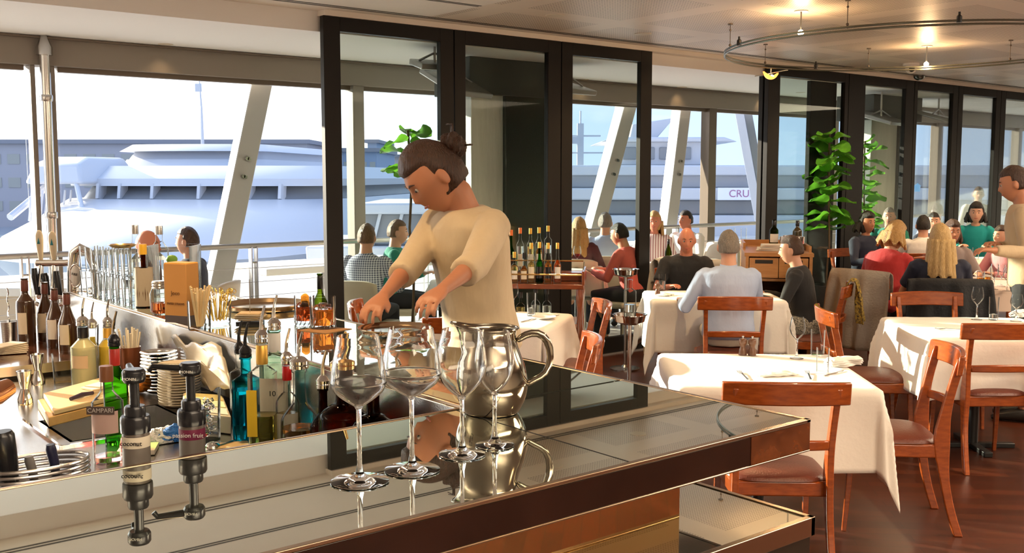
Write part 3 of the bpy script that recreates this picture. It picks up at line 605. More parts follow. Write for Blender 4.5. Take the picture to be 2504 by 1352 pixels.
def inset(prof, t, z0, fill):
    """inner liquid body of a bottle profile up to height fill"""
    out = [(0, z0)]
    for (ra, za), (rb, zb) in zip(prof[:-1], prof[1:]):
        if za >= fill: break
        if za < z0 and zb <= z0: continue
        a = max(ra-t, .001), max(za, z0); out.append(a)
        if zb > fill:
            k = (fill-za)/(zb-za); out.append((max(ra+(rb-ra)*k-t, .001), fill)); break
    out.append((0, fill)); return out
def smoothprof(p, n=4):
    q = []
    for i in range(len(p)-1):
        p0, p1, p2, p3 = p[max(i-1, 0)], p[i], p[i+1], p[min(i+2, len(p)-1)]
        for k in range(n):
            t = k/n; q.append(tuple(max(0, .5*((2*p1[c])+(-p0[c]+p2[c])*t+(2*p0[c]-5*p1[c]+4*p2[c]-p3[c])*t*t+(-p0[c]+3*p1[c]-3*p2[c]+p3[c])*t**3)) for c in (0, 1)))
    return q+[p[-1]]
BP = {  # bottle outlines: (radius fraction, height fraction)
 'straight': [(.0, 0), (.9, 0), (1, .015), (1, .60), (.95, .66), (.6, .74), (.4, .80), (.38, .97), (.42, .975), (.42, 1)],
 'gin': [(.0, 0), (.92, 0), (1, .02), (1, .66), (.96, .72), (.55, .77), (.38, .80), (.36, .97), (.44, .975), (.44, 1)],
 'round': [(0, 0), (.9, 0), (1, .03), (1, .38), (.92, .48), (.55, .58), (.36, .66), (.32, .95), (.4, .96), (.4, 1)],
 'wine': [(0, 0), (.9, 0), (1, .02), (1, .58), (.86, .66), (.5, .73), (.36, .78), (.34, .97), (.4, .975), (.4, 1)],
 'burg': [(0, 0), (.9, 0), (1, .02), (1, .42), (.9, .52), (.6, .64), (.4, .74), (.33, .8), (.33, .97), (.38, .975), (.38, 1)],
 'flask': [(0, 0), (.85, 0), (1, .04), (1, .45), (.9, .56), (.5, .64), (.3, .68), (.3, .95), (.38, .96), (.38, 1)]}
def bottle(name, label, kind, loc, r, h, glass, liq=None, fill=.5, lab=None, lz=(.2, .5), cap=None, capm=None, pour=None, group=None, neck=None, rz=0, sq=0, txt=None, txtm=None, lab2=None, cat='bottle', lw=1.0, n=28):
    o = thing(name, label, cat, loc, rz, group)
    pr = [(a*r, b*h) for a, b in BP[kind]]; pr = pr[:2]+smoothprof(pr[1:], 4)[1:]
    MB().lathe(pr[:-1]+[(pr[-1][0], h), (pr[-1][0]*.6, h)], n, sq=sq).build('glass_body', glass, o)
    if liq: MB().lathe(inset(pr, .0028, .006, fill*h), n, sq=sq).build('liquid', liq, o)
    def band(z0, z1, a0, a1, m, nm, off=.0008):
        k = 20; g = MB()
        def f(u, v):
            a = a0+(a1-a0)*u; ca, sa = math.cos(a), math.sin(a); gq = 1 if not sq else 1/(abs(ca)**sq+abs(sa)**sq)**(1/sq)
            return V(((r*gq+off)*ca, (r*gq+off)*sa, z0+(z1-z0)*v))
        g.grid(f, k, 1); return g.build(nm, m, o, recalc=False)
    if lab:
        band(lz[0]*h, lz[1]*h, -PI/2-1.15*lw, -PI/2+1.15*lw, lab, 'label')
    if lab2: band(lz[0]*h+.25*(lz[1]-lz[0])*h, lz[0]*h+.6*(lz[1]-lz[0])*h, -PI/2-.8*lw, -PI/2+.8*lw, lab2, 'label_band', .0014)
    if neck: MB().lathe([(pr[-1][0]*.98, h*.80), (pr[-1][0]*1.03, h*.81), (pr[-1][0]*1.03, h*.965), (pr[-1][0]*.98, h*.97)], 20).build('neck_foil', neck, o)
    if cap: MB().lathe([(0, h+.012), (r*.42, h+.012), (r*.44, h+.008), (r*.44, h-.03), (r*.40, h-.03)], 20).build('cap', capm, o)
    if pour:
        MB().lathe([(r*.3, h-.004), (r*.5, h), (r*.5, h+.008), (r*.44, h+.010), (r*.5, h+.012), (r*.5, h+.02), (r*.3, h+.03), (.006, h+.034)], 20).build('pourer_collar', pour[0], o)
        MB().tube([(0, 0, h+.03), (0, 0, h+.055), (.004, -.001, h+.075), (.011, -.002, h+.10)], [.0065, .005, .0042, .0034], 10).build('pourer_spout', pour[1], o)
    if txt: text(txt, .022, txtm or M_blk, o, (0, -r*(1 if not sq else 1)-.002, (lz[0]*.45+lz[1]*.55)*h), (PI/2, 0, 0))
    return o
CAMDIR = VR
def bpos(px, py, z): return at(px, py, z)
def brow(px, Y, zb):     # spot in a row at plan depth Y under photo column px
    q = aty(px, 1000, Y); a = aty(px, 433, Y); t = aty(px, 980, Y); return V((t.x, Y, zb))
PM = (M_chrome, M_chrome); PB = (M_blk, M_blk); PK = (M_blk, M_chrome)
def bset(*a, top=None, **k):
    """bottle whose mouth shows at photo row top"""
    name, label, kind, loc, r = a[:5]; h = zat(loc, top)-loc.z; return bottle(name, label, kind, loc, r, h, *a[5:], rz=CAMDIR, **k)
# group of spirits behind the front counter
bset('gin_bottle', 'clear slim bottle with dark shaker stopper, left of the turquoise bottle', 'gin', brow(588, 2.97, .902), .031, M_cgb, L_clear, top=862, fill=.45, pour=PB)
bset('gin_bottle', 'square turquoise glass bottle with black stopper', 'gin', brow(603, 2.80, .902), .036, M_blue, liquid('blue', (.1, .7, .85)), top=872, fill=.6, pour=PB, sq=7)
b = bset('gin_bottle', 'clear bottle with yellow side label and gold neck foil', 'gin', brow(643, 2.62, .902), .036, M_cgb, L_olive, top=835, fill=.35, pour=PM, neck=M_gfoil, sq=6)
o = MB().box((-.022, -.0372, .12), (.028, .002, .13)).build('label', principled('bright yellow label', (.85, .55, .03), .6), b)
bset('gin_bottle', 'tall pale green bottle with white neck label and steel pourer', 'gin', brow(674, 2.73, .902), .040, glassy('pale green glass', (.74, .9, .8), 1.4, edge=.45), L_clear, top=805, fill=.5, pour=PM, neck=M_paperw, lab=M_paper, lz=(.28, .58), txt='10', lab2=None, sq=5)
bset('whisky_bottle', 'clear bottle dripping red wax at the neck with steel pourer', 'flask', brow(703, 2.64, .902), .034, M_cgb, L_gold, top=888, fill=.4, pour=PM, neck=M_red, lab=M_paper, lz=(.12, .42))
MBt = MB()
b = bset('whisky_bottle', 'bell-shouldered clear bottle half full of amber whisky', 'round', brow(733, 2.49, .902), .052, M_cgb, L_amber, top=900, fill=.36, pour=PM, lab=M_paperbr, lz=(.06, .3), lw=.5)
bset('liqueur_bottle', 'small dark brown bottle with steel pourer right of the amber whisky', 'round', brow(790, 2.40, .93), .036, M_brown, L_amber, top=948, fill=.5, pour=PM, lab=M_paper, lz=(.1, .35))
bset('liqueur_bottle', 'big round dark brown bottle with brass coloured pourer behind the first wine glass', 'flask', brow(838, 2.28, .93), .062, M_brown, L_amber, top=905, fill=.5, pour=(M_gold, M_gold), neck=M_brown, lab=M_blk, lz=(.05, .25))
bset('liqueur_bottle', 'squat dark brown bottle lowest of the row, right of the brass pourer', 'flask', brow(912, 2.14, .93), .056, M_brown, L_amber, top=930, fill=.5)
for px, Y, top, lab in [(1085, 2.6, 950, 'upturned clear tumbler left of the pitcher in the well')]:
    p = brow(px, Y, .9); h = .11; g = thing('tumbler', lab, 'glass', p)
    MB().lathe([(0, .0), (.034, 0), (.038, h), (.036, h), (.032, .006), (0, .006)], 24).build('glass_body', M_cg, g)
# Campari bottle with green funnel pourer
b = bset('aperitif_bottle', 'clear almost empty bottle with brown cap, green tag and dark lettering', 'straight', at(268, 1128, .902), .041, M_cgb, liquid('pale red', (.95, .55, .5)), top=905, fill=.07, cap=1, capm=principled('brown cap', (.22, .08, .03), .35), lab=principled('clear pink label', (.62, .42, .36), .6), lz=(.34, .58), lw=.9, lab2=None)
MB().box((-.002, -.0432, .150), (.074, .0015, .021)).build('name_band', principled('umber band', (.09, .06, .05), .5), b); text('CAMPARI', .0165, principled('pale lettering', (.6, .55, .5), .6), b, (-.002, -.0445, .150), (PI/2, 0, 0))
fn = thing('funnel_cap', 'red plastic nozzle cap standing beside the lettered bottle', 'cap', at(330, 1100, .916))
MB().lathe([(0, 0), (.036, 0), (.04, .012), (.036, .035), (.018, .055), (.011, .065), (.007, .12), (.005, .125), (0, .125)], 26).build('cap_body', M_red, fn)
bx = thing('paper_card', 'cream card lying under the red nozzle cap', 'card', at(338, 1104, .902)); MB().box((0, 0, .007), (.1, .09, .013), VR+.2).build('card_sheet', M_paper, bx)
# juices at the far end of the bench
bset('juice_bottle', 'tall clear bottle of pale cloudy juice with a tan label', 'straight', at(208, 948, .902), .045, M_cgb, L_pale, top=795, fill=.86, pour=PM, neck=M_blk, lab=principled('tan juice label', (.55, .40, .25), .7), lz=(.34, .54), lab2=None, lw=.6)
bset('juice_bottle', 'tall clear bottle of yellow juice with ochre neck foil', 'straight', at(268, 940, .902), .038, M_cgb, L_yellow, top=797, fill=.78, pour=PM, neck=M_gfoil)
bset('juice_bottle', 'yellow juice bottle standing behind the pale juice', 'round', brow(232, 4.10, .902), .040, M_cgb, L_yellow, top=800, fill=.8, pour=PM)
bset('juice_bottle', 'green and red banded bottle with dark collar behind the cutting board', 'straight', brow(284, 2.99, .902), .034, glassy('bright green glass', (.22, .72, .10), 1.1, edge=.4), None, top=845, pour=PK, neck=principled('red band', (.5, .03, .02), .4))
# dark wine bottles on the back counter
for i, (px, py, top, kd, lab) in enumerate([(66, 838, 680, 'wine', 'dark wine bottle with cream label, leftmost on the back counter'), (114, 832, 690, 'burg', 'dark wine bottle second from the left on the back counter'), (138, 848, 705, 'burg', 'dark wine bottle third from the left on the back counter'), (168, 862, 715, 'burg', 'nearest dark sloping-shouldered wine bottle below the beer taps')]):
    bset('wine_bottle', lab, kd, at(px, py, .95), .038, M_darkwine, top=top, neck=principled('wine capsule', (.12, .03, .02), .4), lab=M_paper if i != 2 else M_paperw, lz=(.15, .48), lw=.45, group='wine bottles on the back counter')
for px, Y_, lab in [(158, 4.02, 'empty straight tumbler in front of the pale juice bottle'), (224, 4.38, 'empty tumbler behind the juice bottles')]:
    g = thing('tumbler', lab, 'glass', brow(px, Y_, .952 if Y_ > 4.2 else .902)); MB().lathe([(0, 0), (.034, 0), (.04, .11), (.038, .11), (.032, .008), (0, .008)], 24).build('glass_body', M_cg, g)

# ---- syrup pump bottles right behind the counter edge
def syrup(px, Y, name_, sleeve, band, rot, lab):
    a = aty(px, 1140, Y); s = thing('syrup_bottle', lab, 'bottle', (a.x, Y, .95), VR)
    z = lambda py: zat((a.x, Y), py)-.95
    zc = z(1052 if px < 400 else 1034) ; r = .0245
    MB().lathe([(0, 0), (r, 0), (r*1.02, .01), (r*1.02, zc*.55), (r*.96, zc*.58), (r*1.02, zc*.61), (r*1.02, zc-.006), (r*.9, zc)], 32).build('bottle_body', principled('taupe syrup bottle', (.12, .095, .075), .3), s)
    MB().lathe([(r*1.04, zc-.078), (r*1.045, zc-.077), (r*1.045, zc-.012), (r*1.04, zc-.011)], 32).build('sleeve', sleeve, s)
    bd = MB().lathe([(r*1.055, zc-.030), (r*1.06, zc-.029), (r*1.06, zc-.010), (r*1.055, zc-.009)], 32).build('name_band', band, s)
    text(name_, .0125, M_blk if band is M_paper else M_paperw, bd, (0, -r*1.09, zc-.0195), (PI/2, 0, 0))
    MB().lathe([(r*.9, zc-.004), (r*1.12, zc-.002), (r*1.14, zc+.004), (r*1.14, zc+.024), (r*1.04, zc+.029), (r*.8, zc+.029), (r*.8, zc+.044), (r*.72, zc+.048), (r*.3, zc+.048)], 32).build('screw_collar', M_blk, s)
    zt = z(917 if px < 400 else 900)
    MB().lathe([(.009, zc+.04), (.009, zt-.012)], 20).build('pump_stem', M_blk, s)
    hd = MB(); hd.lathe([(0, zt+.012), (.018, zt+.012), (.0215, zt+.007), (.0215, zt-.008), (.018, zt-.014), (0, zt-.014)], 28)
    R = Matrix.Rotation(rot, 3, 'Z'); pts = [R@V((0, 0, zt)), R@V((-.03, 0, zt+.002)), R@V((-.072, 0, zt+.006)), R@V((-.080, 0, zt-.004))]
    hd.tube(pts, [(.009, .011), (.0075, .009), (.006, .0065), (.0055, .006)], 12).build('pump_head', M_blk, s, bevel=.001)
    text('MONIN', .0075, M_paperw, s, (0, -.0232, zt-.004), (PI/2, 0, 0)); return s
syrup(335, 1.935, 'coconut', principled('grey sleeve', (.15, .13, .11), .4), M_paper, -1.1, 'black pump syrup bottle with cream name band, the left one')
syrup(472, 1.985, 'passion fruit', principled('grey sleeve', (.15, .13, .11), .4), principled('purple band', (.16, .012, .05), .5), .15, 'black pump syrup bottle with purple name band, the right one')

# ---- crockery, boards and tools in the well
cb = thing('cutting_board', 'thick honey coloured chopping board on the steel bench', 'board', (0, 0, .901)); 
c_ = [at(92, 972, .94), at(118, 1015, .94), at(322, 965, .94), at(262, 925, .94)]
MB().prism([(p.x, p.y) for p in c_], .001, .032).build('board', principled('oiled pine board', (.62, .40, .16), .45, noise_=((.52, .3, .1), 12)), cb, bevel=.003)
MB().prism([(p.x+.02, p.y+.01) for p in c_], .034, .05).build('upper_board', principled('pale board', (.70, .52, .28), .45), cb, bevel=.003)
kn = thing('paring_knife', 'paring knife with dark handle lying on the chopping board', 'knife', at(200, 968, .957), .55)
MB().tube([(-.05, 0, 0), (0, 0, .004), (.05, 0, 0)], [.006, .008, .006], 10).build('handle', principled('dark violet handle', (.04, .025, .05), .4), kn); MB().add([(.05, -.001, .002), (.14, -.001, .0), (.05, -.001, -.009), (.05, .001, .002), (.14, .001, .0), (.05, .001, -.009)], [(0, 1, 2), (3, 5, 4), (0, 1, 4, 3), (1, 2, 5, 4), (2, 0, 3, 5)]).build('blade', M_steel, kn, smooth=False)
nb = thing('folded_napkin', 'cream napkin on the chopping board beside the knife', 'napkin', at(240, 948, .952), .3); MB().box((0, 0, .003), (.09, .07, .005)).box((.01, .01, .007), (.07, .06, .004), .3).build('cloth', M_paper, nb)
def jig(px, py, lab):
    j = thing('jigger', lab, 'jigger', at(px, py, .9)); MB().lathe([(0, .003), (.026, 0), (.024, .02), (.012, .052), (.012, .056), (.022, .10), (.024, .115), (.022, .115), (.01, .06), (0, .06)], 28).build('cup', M_chrome, j)
jig(62, 988, 'steel double jigger at the left end of the bench'); jig(94, 940, 'steel jigger behind the chopping board corner')
sh = thing('cocktail_shaker', 'copper tinted shaker lying at the left edge of the bench', 'shaker', at(5, 985, .952)); MB().tube([(-.14, -.06, 0), (-.02, .0, .03), (.03, .025, .045)], [.045, .038, .028], 24).build('body', principled('copper', (.7, .35, .2), .12, 1), sh)
# plates: black rim stack and cream stack
def plates(q, n, r, m, lab, grp, dz=.0092, z0=.902):
    for i in range(n):
        p = MB().lathe([(0, .002), (r*.62, 0), (r*.66, .002), (r, .012), (r, .0145), (r*.66, .005), (0, .005)], 36).build('small_plate', m); p.location = (q.x+random.uniform(-.002, .002), q.y+random.uniform(-.002, .002), z0+i*dz)
        tag(p, lab if i < n-1 else lab.replace('in the', 'topmost of the'), 'plate', grp)
plates(brow(440, 3.36, .902), 15, .070, principled('cream china', (.62, .54, .42), .25), 'small cream plate in the stack between the syrup bottles', 'cream plates stacked on the bench')
plates(brow(392, 3.62, .902), 12, .064, M_chrome, 'steel saucer in the stack behind the cream plates', 'steel saucers stacked behind the plates', .012)
og = thing('orange', 'orange lying behind the cutting board next to the plates', 'fruit', at(345, 935, .938)); MB().ball((0, 0, 0), .036, 24, 16).build('peel', principled('orange peel', (.85, .26, .02), .45, bump=.3, bscale=300), og)
# straws in a brown beaker
sb = thing('straw_beaker', 'copper brown beaker crammed with cream straws behind the plates', 'beaker', brow(322, 3.92, .902)); MB().lathe([(0, 0), (.034, 0), (.04, .125), (.037, .125), (.03, .005), (0, .005)], 26).build('beaker', principled('copper brown', (.22, .07, .03), .3, .4), sb)
rs = random.Random(3)
for i in range(14):
    a = rs.uniform(0, 2*PI); r = rs.uniform(.01, .03); MB().tube([(r*.4*math.cos(a), r*.4*math.sin(a), .01), (r*1.6*math.cos(a), r*1.6*math.sin(a), rs.uniform(.17, .2))], .004, 6).build('straw', M_paper, sb)
# metal tray box with slanted lid (caddy)
cd = thing('garnish_caddy', 'white garnish tray with compartments beside the plates', 'tray', (0, 0, .902)); pts = [at(448, 962, .955), at(445, 1005, .955), at(565, 1020, .955), at(545, 968, .955)]
P4 = [(p.x, p.y) for p in pts]; MB().prism(P4, .0, .055).build('tray_body', principled('ivory tray', (.66, .57, .40), .4), cd, bevel=.003)
ce = [(sum(p[0] for p in P4)/4, sum(p[1] for p in P4)/4)]
for k in range(3):
    def lerp(a, b, t): return (a[0]+(b[0]-a[0])*t, a[1]+(b[1]-a[1])*t)
    a0, a1 = (k+.08)/3, (k+.92)/3; MB().prism([lerp(lerp(P4[0], P4[3], .05), lerp(P4[1], P4[2], .05), a0), lerp(lerp(P4[0], P4[3], .05), lerp(P4[1], P4[2], .05), a1), lerp(lerp(P4[0], P4[3], .95), lerp(P4[1], P4[2], .95), a1), lerp(lerp(P4[0], P4[3], .95), lerp(P4[1], P4[2], .95), a0)], .0551, .058).build('compartment', [principled('lemon wedges', (.75, .6, .15), .5, noise_=((.8, .7, .4), 60)), principled('lime', (.5, .5, .25), .5), principled('ivory inner', (.55, .47, .33), .5)][k], cd)
# ice glass, blue net cloth, scoop
ig = thing('ice_glass', 'clear highball glass of crushed ice right of the purple banded syrup', 'glass', at(508, 1075, .9)); h = zat(at(508, 1075, .9), 950)-.9
MB().lathe([(0, 0), (.036, 0), (.040, h), (.0375, h), (.034, .008), (0, .008)], 30).build('glass_body', M_cg, ig)
ice = MB()
for i in range(60):
    a = rs.uniform(0, 2*PI); r = .026*math.sqrt(rs.random()); ice.box((r*math.cos(a), r*math.sin(a), rs.uniform(.015, h*.8)), [rs.uniform(.008, .014)]*3, M=Matrix.Rotation(rs.uniform(0, 3), 3, V((rs.random(), rs.random(), rs.random()+.1)).normalized()))
o = ice.build('crushed_ice', M_solid, ig, smooth=False); o['kind'] = 'stuff'
nt_ = thing('net_cloth', 'crumpled bright blue net cloth by the purple banded syrup', 'cloth', at(425, 1072, .903))
MB().ball((0, 0, .0), (.065, .045, .04), 28, 16, fn=lambda d, p: V((p.x, p.y, max(p.z, 0)))*(1+.25*noise.noise(d*4))).build('cloth', principled('blue net', (.02, .18, .6), .6, noise_=((.02, .12, .45), 90), bump=1, bscale=150), nt_)
MB().ball((-.028, .01, .0), (.06, .05, .035), 28, 16, fn=lambda d, p: V((p.x, p.y, max(p.z, 0)))*(1+.3*noise.noise(d*5+V((3, 0, 0))))).build('white_fold', principled('white net', (.75, .78, .82), .6, bump=1, bscale=150), nt_)
st = thing('strainer', 'round steel strainer lying at the counter edge', 'strainer', at(520, 1092, .905)); MB().ball((0, 0, 0), (.022, .022, .015), 18, 10).tube([(.02, 0, 0), (.07, .02, 0)], .004, 8).build('strainer_body', M_chrome, st)
pc = thing('paper_card', 'tan card lying near the turquoise bottle', 'card', at(565, 1088, .902), VR+.4); MB().box((0, 0, 0), (.1, .06, .003)).build('card_sheet', principled('tan card', (.62, .45, .22), .7), pc)
MB().bb((1.15, 2.02, -.019), (1.378, 2.64, .0012)).build('dark_bin_lid', principled('dark steel', (.08, .08, .085), .25, .8), bench)
# clear scoop tray leaning on the splash
sc = thing('acrylic_flap', 'clear crumpled plastic flap leaning on the steel splash', 'flap', (0, 0, 0)); a1, a2, a3, a4 = V((1.372, 3.66, 1.09)), V((1.374, 3.22, 1.11)), V((1.352, 3.08, .99)), V((1.345, 3.30, .97))
MB().grid(lambda u, v: (V(a1)*(1-u)+V(a2)*u)*(1-v)+(V(a4)*(1-u)+V(a3)*u)*v+V((-.012*u*(1-u)*4, 0, .03*noise.noise(V((u*4, v*4, 0))))), 14, 14).build('sheet', principled('ivory film', (.7, .62, .48), .25, trans=.3), sc, solid=.003)
# crock of muddlers at the lower left
ck = thing('tool_basket', 'low oval steel basket of bar tools at the lower left', 'basket', at(92, 1190, .95)); R_ = MB()
q = ck.location
for k in range(5): R_.tube([(.115*math.cos(t*PI/16), .075*math.sin(t*PI/16), .01+.012*k) for t in range(33)], .0045, 8)
R_.lathe([(0, 0), (.09, 0), (.09, .006), (0, .006)], 28).build('basket', M_steel, ck)
for dx, dy, r, h_, m, nm in [(-.06, 0, .026, .135, M_blk, 'muddler'), (.045, .01, .012, .085, principled('navy handle', (.012, .014, .05), .35), 'peeler_handle'), (-.008, -.01, .011, .07, principled('grey handle', (.2, .19, .18), .4), 'spoon_handle')]:
    t_ = thing(nm if nm != 'spoon_handle' else 'bar_spoon', {'muddler': 'thick black muddler standing in the oval basket', 'peeler_handle': 'navy handled peeler standing in the oval basket', 'spoon_handle': 'grey handled bar spoon standing in the oval basket'}[nm], 'bar tool', (q.x+dx, q.y+dy, .958))
    MB().tube([(0, 0, 0), (-.004, 0, h_*.5), (-.01, 0, h_-.01), (-.011, 0, h_)], [r*.8, r*.95, r, r*.8], 18).build('handle', m, t_)

# ================================================================== on the mirror counters
# four stemmed glasses
def wineglass(name, label, px, py, z, top, rb, rf, group=None, wine=None, shape=0, M=None, cat='wine glass', base=None):
    q = at(px, py, z) if base is None else base; h = zat(q, top)-z; q = q+V((0, 0, .0012)); g = thing(name, label, cat, q, 0, group)
    if shape == 0: bowl = [(.004, .50), (.012, .51), (.5, .56), (.85, .615), (1, .67), (1.0, .70), (.93, .80), (.82, .90), (.74, 1)]
    elif shape == 1: bowl = [(.004, .44), (.02, .45), (.42, .50), (.78, .58), (.97, .67), (1, .73), (.95, .83), (.84, .93), (.76, 1)]
    else: bowl = [(.004, .44), (.03, .45), (.5, .5), (.88, .6), (1, .70), (.98, .78), (.88, .9), (.78, 1)]
    ou = [(max(a*rb, .0042), b*h) for a, b in bowl]; ou = smoothprof(ou, 4); inn = [(max(a-.0012, 0), b+(.0018 if b < h*.9 else 0)) for a, b in ou[::-1]]
    gl = M or (M_solid if z > 1 else M_cg)
    MB().lathe(ou[1:]+inn[:-3]+[(0, inn[-3][1])], 44).build('bowl', gl, g)
    MB().lathe([(.008, .014), (.0045, .03), (.0038, h*.3), (.0045, ou[1][1]-.002), (.009, ou[1][1]+.006), (0, ou[1][1]+.006)], 24).build('stem', M_solid, g)
    MB().lathe([(0, 0), (rf*.98, 0), (rf, .0015), (rf*.9, .003), (rf*.35, .007), (.008, .014)], 44).build('foot', gl, g)
    if wine: MB().lathe([(0, ou[1][1]+.004)]+[(max(a-.002, .001), b) for a, b in ou[2:] if b < h*.66][0:]+[(0, h*.655)], 32).build('wine', wine, g)
    return g
wineglass('wine_glass', 'large red wine glass nearest the camera, leftmost of four on the mirror counter', 880, 1178, BZ, 822, .0485, .051, 'empty stemware on the bar counter')
wineglass('wine_glass', 'large wide bowled wine glass, second from left on the mirror counter', 1008, 1150, BZ, 803, .054, .0505, 'empty stemware on the bar counter')
wineglass('wine_glass', 'wine glass with egg shaped bowl, third from left before the pitcher', 1130, 1112, BZ, 806, .048, .045, 'empty stemware on the bar counter', shape=1)
wineglass('wine_glass', 'slightly smaller wine glass right in front of the silver pitcher', 1210, 1090, BZ, 810, .0385, .0385, 'empty stemware on the bar counter', shape=1)
# silver pitcher
pq = at(1202, 1006, BZ+.002); ph = zat(pq, 800)-BZ; pt = thing('water_pitcher', 'bulbous polished silver pitcher with a curved handle and wide spout', 'pitcher', pq, VR)
pp = smoothprof([(.058, 0), (.062, .004), (.075, .03), (.081, .06), (.076, .10), (.062, .14), (.055, .165), (.056, .185), (.060, ph-.004)], 4)
def pf(u, v):
    k = v*(len(pp)-1); i = min(int(k), len(pp)-2); f = k-i; r = pp[i][0]*(1-f)+pp[i+1][0]*f; z = pp[i][1]*(1-f)+pp[i+1][1]*f
    a = 2*PI*u; w = max(0, math.cos(a-PI))**6*max(0, (z-.13)/(ph-.13)); return V((r*math.cos(a)*(1+.55*w), r*math.sin(a)*(1+.1*w), z+.014*w))
MB().grid(pf, 64, 40).build('body', M_brass, pt, solid=.002, recalc=False); MB().lathe([(0, .001), (.06, .001), (.06, .004), (0, .004)], 40).build('base', M_brass, pt)
MB().tube([pf(i/64, 1) for i in range(65)], .0026, 8, cap=False).build('rim', M_brass, pt)
MB().tube([(.055, 0, ph-.035), (.075, 0, ph-.018), (.105, 0, ph-.012), (.128, 0, ph-.03), (.135, 0, ph-.07), (.125, 0, ph-.11), (.098, 0, .075), (.076, 0, .06)], [(.005, .008), (.0055, .009), (.006, .010), (.006, .010), (.0055, .009), (.005, .008), (.0045, .007), (.006, .008)], 14, ref=(0, 1, 0)).build('handle', M_brass, pt, sub=1)
# round tray with gold rim, receipts on a spike, napkins
tq = at(650, 754, BZ); ty = thing('serving_tray', 'round brass rimmed serving tray lying on the side counter', 'tray', tq); MB().lathe([(0, .003), (.155, .003), (.165, .018), (.17, .02), (.17, .024), (.163, .022), (.152, .008), (0, .007)], 64).build('tray', principled('aged brass tray', (.55, .42, .28), .16, 1), ty)
tq = at(1000, 800, BZ); 
sq_ = at(612, 790, BZ); sp = thing('receipt_spike', 'paper dockets stacked on a thin steel spike', 'spike', sq_, VR)
for k in range(7): MB().box((rs.uniform(-.006, .006), rs.uniform(-.006, .006), .014+.004*k), (.10-.006*abs(k-3), .075, .0025), rs.uniform(-.25, .25)).build('docket', M_paper if k % 2 else principled('tan docket', (.6, .43, .22), .7), sp)
MB().tube([(0, 0, .0), (0, 0, zat(sq_, 683)-BZ)], .0014, 6).build('spike', M_steel, sp); MB().box((0, 0, .004), (.09, .06, .008)).build('base', M_blk, sp)
# negroni tumblers
def negroni(px, py, top, r, lab, peel, M_l):
    q = at(px, py, BZ); h = zat(q, top)-BZ; g = thing('cocktail_glass', lab, 'drink', q, VR, 'orange cocktails on the side counter')
    MB().lathe([(0, 0), (r*.93, 0), (r, .008), (r*1.02, h), (r*.96, h), (r*.92, .014), (0, .012)], 40).build('tumbler', M_cg, g)
    MB().lathe([(0, .0135), (r*.90, .0145), (r*.94, h*.62), (0, h*.62)], 36).build('drink', M_l, g)
    for k in range(4):
        a = k*1.7; MB().box((r*.4*math.cos(a), r*.4*math.sin(a), h*.62+.006*(k % 2)), (.024, .024, .024), M=Matrix.Rotation(.5+k, 3, V((1, .4*k, .3)).normalized())).build('ice_cube', M_solid, g, bevel=.003)
    nn = 14
    ct = MB()
    for k in range(nn): a = 2*PI*k/nn; ct.tube([(r*1.0*math.cos(a), r*1.0*math.sin(a), .004), (r*1.01*math.cos(a+.25), r*1.01*math.sin(a+.25), h*.32)], .0018, 5)
    ct.build('cut_pattern', M_solid, g)
    if peel: MB().grid(lambda u, v: V((-.01+.03*u, -.01+.004*math.sin(u*4), h*.55+.045*v+.01*math.sin(PI*u))), 6, 4).build('orange_peel', principled('orange twist', (.95, .4, .03), .5), g, solid=.003)
negroni(745, 792, 722, .036, 'orange red cocktail with peel twist, half hidden on the left', True, principled('liquid campari red', (1, .16, .03), .02, trans=.7, ior=1.33, emis=None))
negroni(790, 803, 724, .0445, 'orange iced cocktail in a cut glass tumbler, the nearer right one', False, principled('liquid spritz orange', (1, .27, .03), .02, trans=.7, ior=1.33))
cs = thing('coaster', 'brown paper coaster under the nearer orange cocktail', 'coaster', at(795, 806, BZ+.001)); MB().box((0, 0, 0), (.13, .13, .0016), .3).build('paper', principled('kraft', (.38, .2, .08), .7), cs)
# stirrers glass, straws glass, straw box, bitters, jar
g = thing('stirrer_glass', 'tumbler packed with curly topped brass stirrers', 'glass', at(532, 792, BZ)); h = zat(at(532, 792, BZ), 733)-BZ
MB().lathe([(0, 0), (.045, 0), (.047, .004), (.050, h), (.048, h), (.045, .012), (0, .010)], 36).build('glass_body', M_cg, g)
for i in range(42):
    a = rs.uniform(0, 2*PI); r = .044*math.sqrt(rs.random()); rt_ = r*1.3; b = a+rs.uniform(-.3, .3); zt = h+rs.uniform(-.005, .04); c, s = math.cos(b), math.sin(b)
    pts = [(r*.7*math.cos(a), r*.7*math.sin(a), .014), (rt_*c, rt_*s, zt)]
    for k in range(9): t = k/8*2*PI; pts.append((rt_*c+.007*(1-math.cos(t))*c, rt_*s+.007*(1-math.cos(t))*s+.004*math.sin(t), zt+.007*math.sin(t)))
    MB().tube(pts, .0014, 5).build('stirrer', principled('brass stirrer', (.6, .40, .08), .3, .7), g)
g = thing('straw_glass', 'tumbler of flat cream paper straws by the orange brown box', 'glass', at(488, 806, BZ)); h = zat(at(488, 806, BZ), 735)-BZ
MB().lathe([(0, 0), (.036, 0), (.038, .004), (.040, h), (.038, h), (.035, .012), (0, .010)], 36).build('glass_body', M_cg, g)
for i in range(22):
    a = rs.uniform(0, 2*PI); r = .026*math.sqrt(rs.random()); MB().tube([(r*.5*math.cos(a), r*.5*math.sin(a), .013), (r*1.9*math.cos(a), r*1.9*math.sin(a), h+rs.uniform(.03, .055))], .0035, 7).build('straw', principled('cream straw', (.80, .62, .34), .6), g)
q = at(447, 786, BZ); h = zat(q, 643)-BZ; bx = thing('straw_box', 'tall orange brown carton of paper straws with dark print', 'box', q, VR-.38)
MB().bb((-.05, -.035, 0), (.05, .035, h)).build('carton', principled('kraft orange carton', (.50, .24, .06), .6), bx, bevel=.002)
